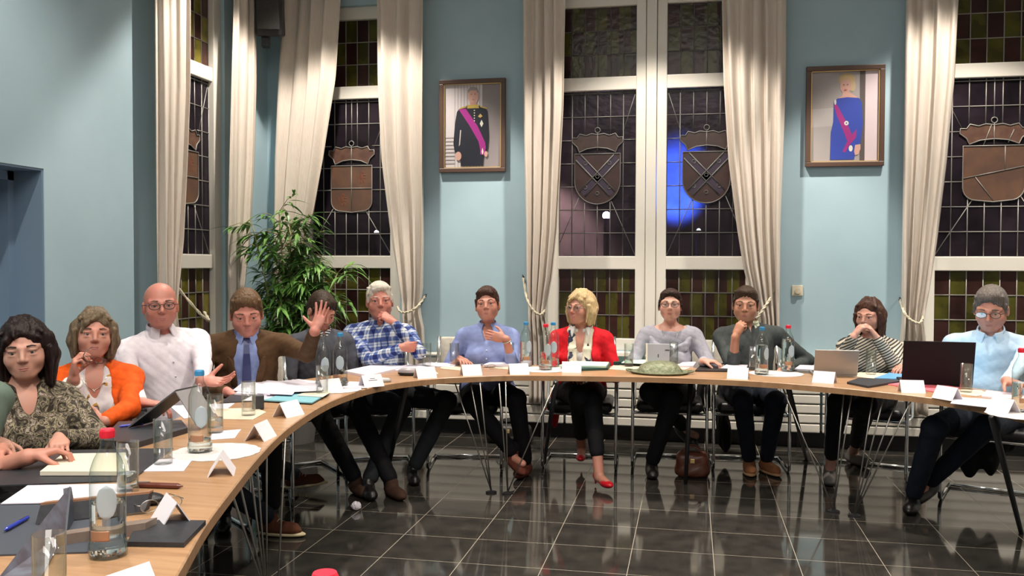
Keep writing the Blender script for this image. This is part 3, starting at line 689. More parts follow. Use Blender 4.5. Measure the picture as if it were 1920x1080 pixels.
def bottle(kind, fill, lab, loc, rz=0):
    t = empty('water_bottle', loc, rz, lab, 'bottle', 'glass water bottles on the conference table')
    m = MB(); m.lathe(BP, n=32); m.build('glass', M_bglass, t, smooth=True)
    m = MB(); r = .0385; P = [(0, .008), (.04, .01), (.041, .03), (.0385, .042), (r, fill if fill < .19 else .19)]
    if fill > .2: P += [(.035, .213), (.027, fill)]
    P.append((0, P[-1][1])); m.lathe(P, n=32); m.build('water', M_water, t, smooth=False, auto=None)
    def patch(name, a0, a1, z0, z1, mt, r=.0411, oval=False):
        m = MB(); nn = 14; mm_ = 8; vs = []; fs = []
        for j in range(mm_+1):
            v = j/mm_; k = math.sqrt(max(0, 1-(2*v-1)**2)) if oval else 1
            for i in range(nn+1):
                a = (a0+a1)/2+(a1-a0)*(i/nn-.5)*k; vs.append((r*math.cos(a), r*math.sin(a), z0+(z1-z0)*v))
        for j in range(mm_):
            for i in range(nn): q = j*(nn+1)+i; fs.append((q, q+1, q+nn+2, q+nn+1))
        m.add(vs, fs); o = m.build(name, mt, t, smooth=True); s = o.modifiers.new('t', 'SOLIDIFY'); s.thickness = .0003; s.offset = 1
    patch('label', math.radians(-92), math.radians(-26), .095, .178, M_lab, oval=True)
    patch('lower_label', math.radians(-120), math.radians(-50), .046, .070, M_lab2)
    m = MB()
    m.lathe([(0, .283), (.0165, .283), (.0168, .300), (.0150, .304), (0, .304)], n=24)
    for k in range(18): a = 2*PI*k/18; m.box((.0168*math.cos(a), .0168*math.sin(a), .292), (.0012, .0025, .014), rz=a)
    m.build('cap', {'red': M_red, 'blue': M_blue, 'clear': M_glass}[kind], t)
    return t
def T(x, y, dz=0): p = onz(x, y, TZ); return (float(p[0]), float(p[1]), TZ+dz)
for kd, fl, (x, y), lb in [
 ('red', .13, (203, 1042), 'large red capped water bottle with pale blue label in the left foreground'),
 ('blue', .05, (375, 848), 'blue capped glass bottle standing on the near lace doily'),
 ('clear', .045, (606, 728), 'glass bottle with a colourless cap in front of the young man'),
 ('blue', .045, (638, 724), 'blue capped water bottle touching the colourless capped one'),
 ('blue', .17, (986, 687), 'blue capped bottle on the left of the three behind the doily, before the curtain cord'),
 ('red', .12, (1023, 694), 'red capped bottle in the group of three beside the blonde woman'),
 ('blue', .06, (1037, 688), 'blue capped bottle right behind the red capped one near the blonde woman'),
 ('blue', .19, (1428, 703), 'blue capped bottle in front of the man in the grey sweater'),
 ('red', .21, (1477, 697), 'red capped bottle right of the man in the grey sweater'),
 ('red', .14, (1914, 772), 'water bottle cut by the right edge of the photo')]:
    bottle(kd, fl, lb, T(x, y), random.uniform(-.3, .3) if x > 300 else 0)
bottle('red', .2, 'foreground bottle of which only the red cap shows at the bottom of the photo', (-.30, 1.06, TZ+.0))
gp = onz(609, 1073, TZ+.304); bpy.data.objects['water_bottle.010'].location = (gp[0], gp[1], TZ)
def tumbler(lab, loc, fill=0):
    t = empty('water_glass', loc, 0, lab, 'glass', 'tall drinking glasses on the conference table')
    m = MB(); m.lathe([(0, .001), (.029, 0), (.031, .003), (.0318, .155), (.0300, .155), (.0288, .02), (0, .018)], n=28); m.build('tumbler', M_glass, t, smooth=True)
    if fill: m = MB(); m.lathe([(0, .0185), (.0283, .0205), (.0288, fill), (0, fill)], n=28); m.build('water', M_water, t)
    return t
for (x, y), fl, lb in [((93, 1149), 0, 'empty drinking glass at the bottom left corner of the photo'), ((240, 926), .06, 'drinking glass half hidden behind the large red capped bottle'),
 ((306, 871), .0, 'empty drinking glass on a white napkin in front of the orange cardigan'), ((404, 812), .06, 'drinking glass just right of the blue capped bottle on the doily'),
 ((466, 780), .0, 'drinking glass standing on the beige tray near the brown jacket'), ((604, 742), .0, 'drinking glass in front of the colourless capped bottle'),
 ((800, 687), 0, 'drinking glass before the elbow of the plaid shirt'), ((852, 687), .0, 'drinking glass on the coaster left of the woman in the blue shirt'),
 ((955, 686), .07, 'half full drinking glass right of the woman in the blue shirt'), ((1179, 688), .05, 'drinking glass beside the dark green folder'),
 ((1263, 684), 0, 'drinking glass right behind the propped grey tablet'), ((1413, 694), .05, 'drinking glass hidden behind the blue capped bottle of the sweater man'),
 ((1633, 703), 0, 'drinking glass between the silver laptop and the black laptop'), ((1811, 736), 0, 'drinking glass in front of the man in the light blue shirt')]:
    tumbler(lb, T(x, y, .004), fl)
# ------------------------------------------------------------------ folded name cards
M_card = mat('white_card', (.76, .73, .78), .6); M_ink = mat('grey_ink', (.25, .25, .3), .6)
def namecard(x, y, lab, turn=None, wd=.125, text=False):
    p = T(x, y); c = Vector((-.12, 3.4, 0)); d = c-Vector(p); d.z = 0
    rz = math.atan2(d.y, d.x)+PI/2 if turn is None else turn
    t = MB(); h, b, th = .066, .042, .0012
    for s in (-1, 1):
        vs = []
        for xx in (-wd/2, wd/2):
            for yy, zz in ((s*b, 0), (0, h), (0, h-.004), (s*(b-.004), 0)): vs.append((xx, yy, zz))
        t.add(vs, [(0, 1, 2, 3), (7, 6, 5, 4), (0, 4, 5, 1), (1, 5, 6, 2), (2, 6, 7, 3), (3, 7, 4, 0)])
    if text:
        for z_, w_ in ((.045, .03), (.035, .055)): yy = -b*(1-z_/h)-.0006; t.box((0, yy, z_), (w_, .0008, .004), mi=1)
    o = t.build('name_card', [M_card, M_ink]); o.location = p; o.rotation_euler = (0, 0, rz)
    tag(o, lab, 'name card', 'folded name cards along the inner table edge')
for a in [(416, 886, 'folded white name card just in front of the near lace doily'), (489, 822, 'folded white name card right of the glass behind the doily'), (541, 779, 'folded white name card in front of the teal folder'),
 (618, 733, 'folded white name card leaning near the two bottles of the brown jacket man'), (696, 724, 'folded name card with faint grey lines left of the spectacle case'), (797, 708, 'folded white name card right of the spectacle case'),
 (883, 703, 'folded white name card before the woman in the blue shirt, the left one of two'), (972, 701, 'folded white name card at the foot of the half full glass'), (1072, 697, 'flattened white name card in front of the blonde woman'),
 (1384, 709, 'folded white name card left of the blue capped bottle of the sweater man'), (1546, 717, 'folded white name card before the silver laptop'), (1709, 735, 'folded white name card before the black laptop'),
 (1776, 748, 'folded white name card left of the glass at the right'), (1881, 772, 'folded white name card nearest the right edge of the photo'), (322, 978, 'folded white name card beside the spectacles in the foreground')]:
    namecard(*a, text=(a[0] == 696), turn={1072: .1, 1709: .04, 1776: -.95, 1881: -1.05}.get(a[0]))
namecard(232, 1128, 'white name card whose tip shows at the bottom edge below the large bottle', turn=-1.9)
# ------------------------------------------------------------------ papers, folders, pads
M_pap = mat('white_paper', (.76, .72, .81), .6); M_cream = mat('cream_paper', (.74, .69, .56), .6); M_pad = noisemat('dark_leather', (.030, .032, .040), (.022, .024, .030), (60, 60, 60), .45)
M_slate = mat('slate_blue_leather', (.055, .065, .085), .5); M_teal = mat('teal_folder', (.18, .42, .50), .5); M_pink = mat('pink_folder', (.80, .16, .20), .5); M_mint = mat('mint_paper', (.50, .70, .58), .6)
M_dgreen = mat('dark_green_folder', (.015, .06, .05), .5); M_bluef = mat('blue_folder', (.10, .30, .55), .5); M_beige = mat('beige_coaster', (.66, .56, .44), .5)
M_lace = noisemat('white_lace', (.78, .75, .74), (.55, .50, .48), (220, 220, 220), .8)
def flat(name, px, th, mt, lab, cat, z=0, group=None):
    P = [onz(x, y, TZ+z) for x, y in px]; c = sum(P)/len(P)
    m = MB(); m.prism([(p[0]-c[0], p[1]-c[1]) for p in P], 0, th); o = m.build(name, mt); o.location = (c[0], c[1], TZ+z+.0005)
    if lab: tag(o, lab, cat, group)
    return o
def doily(x, y, r, lab, sq=1.):
    m = MB(); n = 96; m.prism([((r+.006*abs(math.sin(k*PI/6)))*math.cos(2*PI*k/n), sq*(r+.006*abs(math.sin(k*PI/6)))*math.sin(2*PI*k/n)) for k in range(n)], 0, .002); o = m.build('lace_doily', M_lace); o.location = T(x, y, .0008); tag(o, lab, 'doily', 'white lace doilies under the bottles')
doily(405, 848, .155, 'white lace doily under the blue capped bottle in the left foreground'); doily(628, 731, .14, 'white lace doily under the two bottles near the young man'); doily(1020, 693, .17, 'white lace doily under the three bottles beside the blonde woman'); doily(1455, 701, .165, 'white lace doily under the bottles of the grey sweater man'); doily(1925, 778, .17, 'white lace doily at the right edge of the photo')
G = 'loose papers on the table'
flat('desk_pad', [(-60, 1045), (-60, 946), (242, 944), (222, 1036)], .004, M_slate, 'slate blue leather desk pad in the bottom left corner', 'desk pad')
flat('paper_sheet', [(2, 946), (52, 912), (250, 908), (243, 941)], .003, M_pap, 'white printed sheet between the two dark desk pads at left', 'paper', z=.0062)
flat('desk_pad', [(-40, 914), (246, 903), (325, 842), (120, 846), (-20, 884)], .004, M_pad, 'black desk pad under the open notebook of the dark haired woman', 'desk pad')
flat('notebook', [(75, 892), (118, 858), (236, 856), (242, 892)], .014, M_cream, 'open cream notebook the dark haired woman writes in', 'notebook', z=.0062)
flat('binder', [(190, 836), (222, 800), (340, 797), (352, 812), (256, 841)], .022, M_pad, 'stack of black binders in front of the orange cardigan', 'binder')
flat('napkin', [(250, 885), (278, 863), (363, 860), (345, 884)], .0022, M_pap, 'white napkin under the empty glass before the orange cardigan', 'napkin')
flat('napkin', [(388, 826), (402, 810), (452, 806), (440, 822)], .0022, M_pap, 'white napkin under the glass behind the blue capped bottle', 'napkin')
flat('paper_sheet', [(318, 762), (345, 786), (420, 772), (440, 757)], .003, M_pap, 'white sheet behind the propped tablet, before the white shirted man', 'paper')
flat('tray', [(412, 787), (398, 768), (480, 766), (499, 774), (474, 788)], .0035, M_beige, 'beige six sided tray carrying a glass near the brown jacket', 'tray')
flat('desk_pad', [(412, 757), (452, 728), (640, 712), (612, 745), (490, 752)], .004, M_pad, 'black desk pad under the papers of the brown jacket man', 'desk pad')
o = flat('paper_stack', [(440, 741), (470, 724), (560, 714), (604, 719), (590, 731), (500, 744)], .010, M_pap, 'loose heap of white papers before the man in the brown jacket', 'paper', z=.006)
flat('paper_sheet', [(436, 733), (462, 712), (520, 716), (506, 741)], .003, M_pap, 'crooked white sheet on top of the paper heap at its left end', 'paper', z=.0165)
flat('paper_sheet', [(482, 738), (500, 714), (566, 719), (548, 741)], .003, M_pap, 'crooked white sheet on top of the paper heap in its middle', 'paper', z=.0200)
flat('paper_sheet', [(536, 736), (548, 712), (612, 716), (604, 733)], .002, M_pap, 'crooked white sheet on top of the paper heap at its right end', 'paper', z=.0235)
flat('paper_sheet', [(455, 752), (480, 739), (560, 738), (546, 751)], .002, M_pap, 'white sheet lying on the front of the desk pad of the brown jacket man', 'paper', z=.0062)
flat('folder', [(494, 752), (530, 740), (618, 738), (585, 757)], .006, M_teal, 'teal folder in front of the heap of papers', 'folder', z=.0062)
flat('envelope', [(556, 742), (580, 733), (622, 735), (605, 745)], .002, M_cream, 'cream envelope on the teal folder', 'envelope', z=.0135)
flat('paper_sheet', [(640, 728), (655, 716), (690, 717), (688, 728)], .002, M_pap, 'white sheet left of the name card with grey lines', 'paper', z=.003)
flat('paper_stack', [(646, 700), (700, 688), (765, 690), (690, 709)], .016, M_pap, 'thick stack of papers in front of the plaid shirted man', 'paper')
flat('paper_sheet', [(715, 692), (770, 686), (800, 690), (752, 698)], .01, M_pap, 'white papers beside the spectacle case', 'paper')
flat('coaster', [(752, 703), (768, 696), (815, 696), (822, 702)], .004, M_cream, 'cream card under the name card right of the spectacle case', 'coaster')
flat('paper_sheet', [(775, 686), (800, 681), (858, 683), (850, 690)], .006, M_pap, 'white papers behind the name card at the elbow of the plaid shirt', 'paper')
flat('coaster', [(825, 692), (833, 684), (872, 684), (880, 690), (868, 696)], .0035, M_beige, 'beige coaster left of the woman in the blue shirt', 'coaster')
flat('coaster', [(925, 691), (935, 684), (975, 684), (984, 690), (972, 695)], .0035, M_beige, 'beige coaster under the half full glass', 'coaster')
flat('paper_stack', [(905, 688), (925, 680), (990, 680), (985, 686)], .014, M_pap, 'white papers before the woman in the blue shirt', 'paper', z=.0046)
flat('coaster', [(1142, 693), (1150, 686), (1200, 686), (1212, 692), (1200, 697)], .0035, M_beige, 'beige coaster under the glass beside the dark green folder', 'coaster')
flat('coaster', [(1236, 690), (1245, 682), (1290, 682), (1300, 688), (1285, 694)], .0035, M_beige, 'beige coaster behind the green dish', 'coaster')
flat('folder', [(1052, 690), (1070, 683), (1145, 684), (1140, 694), (1085, 696)], .014, M_dgreen, 'dark green folder in front of the blonde woman', 'folder')
flat('paper_stack', [(1048, 688), (1072, 680), (1142, 682), (1136, 690)], .012, M_mint, 'mint green papers lying on the dark green folder of the blonde woman', 'paper', z=.016)
flat('paper_stack', [(1268, 690), (1282, 682), (1305, 683), (1300, 690)], .016, M_pap, 'small stack of white papers at the hand of the woman in grey', 'paper', z=.0)
flat('tablet_computer', [(1303, 697), (1312, 688), (1372, 689), (1370, 698)], .008, M_black, 'black tablet lying before the woman in grey', 'tablet')
flat('paper_sheet', [(1350, 693), (1362, 686), (1402, 687), (1398, 695)], .01, M_pap, 'white papers behind the name card of the sweater man', 'paper', z=.0)
flat('paper_stack', [(1490, 694), (1500, 687), (1532, 688), (1530, 696)], .01, M_pap, 'white papers left of the silver laptop', 'paper')
flat('notebook', [(1588, 720), (1610, 712), (1700, 716), (1628, 728)], .012, M_pad, 'dark grey closed notebook before the black laptop', 'notebook')
flat('coaster', [(1594, 706), (1612, 699), (1665, 701), (1675, 709), (1650, 712)], .0035, M_beige, 'beige coaster under the glass between the laptops', 'coaster')
flat('folder', [(1640, 711), (1668, 701), (1722, 706), (1712, 714)], .008, M_bluef, 'blue folder at the left of the black laptop', 'folder', z=.0)
flat('folder', [(1665, 722), (1712, 715), (1800, 728), (1782, 741)], .005, M_pink, 'pink folder in front of the black laptop', 'folder', z=.0)
flat('paper_sheet', [(1782, 757), (1792, 745), (1880, 752), (1900, 770)], .003, M_pap, 'white sheets between the two name cards at the right', 'paper')
flat('coaster', [(1785, 738), (1800, 731), (1840, 733), (1852, 740), (1830, 744)], .0035, M_beige, 'beige coaster under the glass at the right', 'coaster')
flat('paper_stack', [(1840, 746), (1850, 735), (1905, 741), (1910, 752)], .01, M_pap, 'white notepad before the man in the light blue shirt', 'notepad')
flat('leather_folder', [(238, 1025), (262, 983), (386, 984), (345, 1027)], .012, M_pad, 'black leather folder right of the large red capped bottle', 'folder')
flat('folder', [(1150, 684), (1158, 673), (1250, 674), (1245, 684)], .02, M_dgreen, 'thick dark green folder behind the propped grey tablet', 'folder')
flat('paper_sheet', [(1165, 681), (1175, 674), (1240, 676), (1236, 684)], .003, M_mint, 'pale green sheet on the folder behind the propped grey tablet', 'paper', z=.021)
# ------------------------------------------------------------------ pens, cases, small things
def pen(a, b, col, lab, r=.0055, z=.0, cat='pen'):
    A, B = Vector(T(*a)), Vector(T(*b)); A.z += r+z; B.z += r+z; t = empty('pen', tuple(A), label=lab, cat=cat); d = (B-A)
    m = MB(); m.tube([A, A+d*.06, A+d*.1, B], [r*.2, r*.6, r, r], 10); m.build('barrel', mat('pen_barrel', col, .3), t, world=True, smooth=False)
    m = MB(); o_ = Vector((0, 0, r)); m.tube([A+d*.98+o_, A+d*.65+o_*1.1], r*.25, 6); m.build('clip', M_steel, t, world=True)
pen((8, 1003), (52, 978), (.02, .04, .35), 'blue ballpoint pen on the slate desk pad in the corner', z=.006)
pen((222, 813), (268, 808), (.03, .05, .4), 'blue pen on the black binders of the orange cardigan woman', z=.0235)
pen((343, 917), (248, 914), (.12, .03, .02), 'long dark brown pen behind the foreground bottle', .009)
pen((1352, 687), (1378, 684), (.03, .03, .04), 'black pen at the papers of the sweater man', z=.012)
m = MB(); m.sphere((0, 0, .016), 1, 20, sc=(.052, .032, .017)); o = m.build('computer_mouse', M_black, smooth=True); o.location = T(278, 945, .001); tag(o, 'small black computer mouse beside the foreground spectacles', 'mouse')
def spectacles(loc, rz, lab, mt=None, world=None, parent=None, name='spectacles'):
    t = parent or empty(name, loc, rz, lab, 'glasses'); mt = mt or M_steel; m = MB()
    for s in (-1, 1):
        m.tube([(s*.033+.024*math.cos(a), 0, .022+.017*math.sin(a)) for a in np.linspace(0, 2*PI, 17)[:-1]], .0014, 6, closed=True)
        m.tube([(s*.057, 0, .026), (s*.064, .01, .026), (s*.058, .10, .022), (s*.055, .13, .008)], .0014, 6)
    m.tube([(-.009, 0, .026), (0, -.002, .029), (.009, 0, .026)], .0014, 6); m.build('rims', mt, t, smooth=True)
    m = MB()
    for s in (-1, 1): m.prism([(s*.033+.0235*math.cos(a), .022+.0165*math.sin(a)) for a in np.linspace(0, 2*PI, 17)[:-1]], -.0005, .0005, M=Matrix(((1, 0, 0, 0), (0, 0, 1, 0), (0, 1, 0, 0), (0, 0, 0, 1))))
    m.build('lenses', M_glass, t); return t
spectacles(T(303, 962, .003), .9, 'metal spectacles lying open beside the name card in the foreground')
spectacles(T(912, 694, .001), .3, 'spectacles lying between the two name cards of the blue shirted woman')
m = MB(); m.sphere((0, 0, .022), 1, 20, sc=(.085, .038, .022)); m.build; t = empty('spectacle_case', T(770, 704), .15, 'grey topped hard spectacle case right of the thick papers', 'spectacle case')
m = MB(); m.lathe([(0, 0), (.8, 0), (1, .010), (1, .020)], n=28, sx=.08, sy=.036); m.build('lower_shell', M_black, t, smooth=False)
m = MB(); m.lathe([(1, .020), (.97, .034), (.75, .044), (0, .047)], n=28, sx=.08, sy=.036); m.build('lid', mat('grey_lid', (.30, .28, .30), .3), t, smooth=True)
m = MB(); m.lathe([(0, 0), (1, 0), (1, .012), (.8, .022), (0, .025)], n=24, sx=.05, sy=.03); o = m.build('computer_mouse', mat('grey_plastic', (.42, .42, .42), .4), smooth=True); o.location = T(718, 716, .001); tag(o, 'pale grey mouse between the name card and the spectacle case', 'mouse')
m = MB(); m.box((0, 0, .035), (.055, .03, .07), bev=.006); o = m.build('small_case', M_pad); o.location = T(484, 768, .001); o.rotation_euler = (0, 0, .5); tag(o, 'small upright black case right behind the glass on the tray', 'case')
# green bronze dish turned upside down
t = empty('bronze_dish', T(1237, 700), 0, 'green patinated domed dish with a wide rim at the centre of the table', 'dish')
M_br = noisemat('green_patina', (.13, .155, .085), (.22, .23, .15), (40, 40, 40), .5, bump=.6, bscale=(50, 50, 50), metal=.3)
m = MB(); m.lathe([(0, .082), (.05, .080), (.09, .070), (.12, .052), (.14, .024), (.15, .010)], n=40, sy=.8); m.build('dome', M_br, t, smooth=True)
m = MB(); m.lathe([(.148, .012), (.17, .010), (.185, .016), (.188, .012), (.17, .002), (.10, .001), (0, .001)], n=40, sy=.8); m.build('rim', M_br, t, smooth=True)
for s in (-1, 1): m = MB(); m.tube([(s*(.175), -.04, .014), (s*.205, -.03, .018), (s*.212, 0, .02), (s*.205, .03, .018), (s*.175, .04, .014)], .006, 8); m.build('handle', M_br, t, smooth=True)
# grey tablet propped upright
t = empty('propped_tablet', T(1234, 688), .02, 'pale grey square tablet case propped upright behind the green dish', 'tablet'); RT = Matrix.Rotation(math.radians(-8), 3, 'X')
m = MB(); m.box((0, .014, .082), (.152, .012, .150), M=RT, bev=.004); m.build('case', mat('grey_case', (.36, .37, .42), .4), t)
m = MB(); m.box((-.078, .012, .083), (.012, .028, .152), M=RT); m.build('case_spine', M_cream, t)
m = MB(); m.box((0, .0065, .075), (.006, .002, .022), M=RT); m.build('black_mark', M_black, t); m = MB(); m.box((.06, .0065, .115), (.03, .002, .006), M=RT); m.build('clasp', M_black, t)
# laptops
def laptop(loc, rz, w_, d_, h_, lid, lab, ang=105, emis=None):
    t = empty('laptop', loc, rz, lab, 'laptop')
    m = MB(); m.box((0, -d_/2+.0, .009), (w_, d_, .016), bev=.004); m.build('base', lid, t)
    m = MB()
    for r in range(5):
        for c in range(12): m.box((-w_*.42+c*w_*.077, -.035-r*.021, .0185), (w_*.064, .016, .003))
    m.build('keyboard', M_black, t)
    R_ = Matrix.Rotation(-math.radians(ang-90), 3, 'X'); m = MB(); q = MB(); q.box((0, 0, h_/2), (w_, .007, h_), bev=.003)
    m.v = [tuple(R_ @ Vector(v)+Vector((0, .004, .014))) for v in q.v]; m.f = q.f; m.mi = q.mi; m.build('lid', lid, t)
    sm = mat('lit_screen', (.3, .5, .6), .3); b = sm.node_tree.nodes['Principled BSDF']; b.inputs['Emission Color'].default_value = (.45, .8, 1, 1); b.inputs['Emission Strength'].default_value = emis or 1
    m = MB(); q = MB(); q.box((0, -.0042, h_/2), (w_*.92, .001, h_*.88)); m.v = [tuple(R_ @ Vector(v)+Vector((0, .004, .014))) for v in q.v]; m.f = q.f; m.mi = q.mi; m.build('screen', sm, t)
    return t
laptop(T(1566, 706), PI+.03, .262, .19, .165, mat('silver_lid', (.36, .34, .32), .35, .5), 'open silver laptop seen from behind in front of the brunette woman', 108, .6)
laptop(T(1756, 724), PI-.10, .375, .25, .262, mat('black_lid', (.008, .006, .008), .6, spec=.2), 'large open black laptop seen from behind before the man in light blue', 107, 4.5)
# tablet leaning in a stand before the orange cardigan
def slab(name, P, n, th, mt, lab=None, cat=None, parent=None):
    """quad P (world) thickened along n"""
    n = Vector(n).normalized()*th; P = [Vector(p) for p in P]; c = sum(P, Vector())/4
    m = MB(); vs = P+[p+n for p in P]; m.add(vs, [(3, 2, 1, 0), (4, 5, 6, 7)]+[(k, (k+1) % 4, 4+(k+1) % 4, 4+k) for k in range(4)])
    if parent: return m.build(name, mt, parent, world=True)
    o = m.build(name, mt, loc=tuple(c)); return tag(o, lab, cat)
a = Vector(T(250, 812, .026)); b_ = Vector(T(352, 812, .026)); 
t = empty('tablet_stand', tuple(a.lerp(b_, .5)), label='tablet leaning in a grey folding cover before the orange cardigan', cat='tablet')
bl = Vector(T(240, 815, .026)); br_ = Vector(T(285, 803, .026)); bk = Vector(T(352, 812, .003))
up = Vector((.13, .14, .135))
slab('tablet', [bl, br_, br_+up, bl+up], (-.5, .4, .6), .008, M_black, parent=t)
slab('grey_cover', [bl+up*.98, br_+up*.98, br_+up+Vector((.10, -.02, -.135)), bl+up+Vector((.10, -.02, -.135))], (.6, 0, .5), .004, mat('grey_cover', (.25, .24, .25), .6), parent=t)
# foreground tent folio and black case
t = empty('tablet_folio', T(95, 1010), label='slate grey leather folio folded up like a tent in the left foreground', cat='folio')
A = Vector(T(141, 972, .006)); B = Vector(T(122, 1004, .006)); Tp = Vector(onz(131, 913, TZ+.092)); Dn = Vector(T(-10, 1100, .006)); Dn2 = Vector(T(60, 1120, .006))
slab('cover_flap', [Tp, A, B, Tp+Vector((-.005, -.02, 0))], (1, .3, 0), .004, M_slate, parent=t)
slab('cover_panel', [Tp, B, Dn2, Dn], (-.3, .6, .6), .004, noisemat('grained_grey_leather', (.13, .14, .18), (.09, .08, .10), (30, 30, 30), .5), parent=t)
t = empty('wallet_case', T(165, 985), label='black case with a bronze edge standing behind the foreground bottle', cat='case')
A = Vector(T(66, 988, .007)); B = Vector(T(272, 964, .007)); u_ = Vector((0, .02, .045))
slab('case_body', [A, B, B+u_, A+u_], (0, 1, .1), .02, M_pad, parent=t); slab('bronze_edge', [A+u_, B+u_, B+u_+Vector((0, .0, .006)), A+u_+Vector((0, 0, .006))], (0, 1, 0), .02, M_lab2, parent=t)
t = empty('card_box', T(190, 1010), label='low brown grey box partly hidden by the large foreground bottle', cat='box')
A = Vector(T(100, 1028, .001)); B = Vector(T(272, 1002, .001)); u_ = Vector((0, .004, .028))
slab('box_body', [A, B, B+u_, A+u_], (0, 1, 0), .05, noisemat('greyish_brown', (.20, .15, .12), (.16, .12, .10), (20, 20, 20), .6), parent=t)
# crumpled white wad and gold clasped bag on the floor, brown handbag
rng = np.random.RandomState(3)
m = MB(); m.sphere((0, 0, .022), 1, 14, sc=(.028, .025, .022)); m.v = [(x*(1+.2*rng.rand()), y*(1+.2*rng.rand()), max(0, z*(1+.25*rng.rand()))) for x, y, z in m.v]; q = onz(668, 957, 0); o = m.build('crumpled_tissue', M_pap); o.location = (q[0], q[1], .001); tag(o, 'small white crumpled tissue lying on the dark floor', 'tissue')
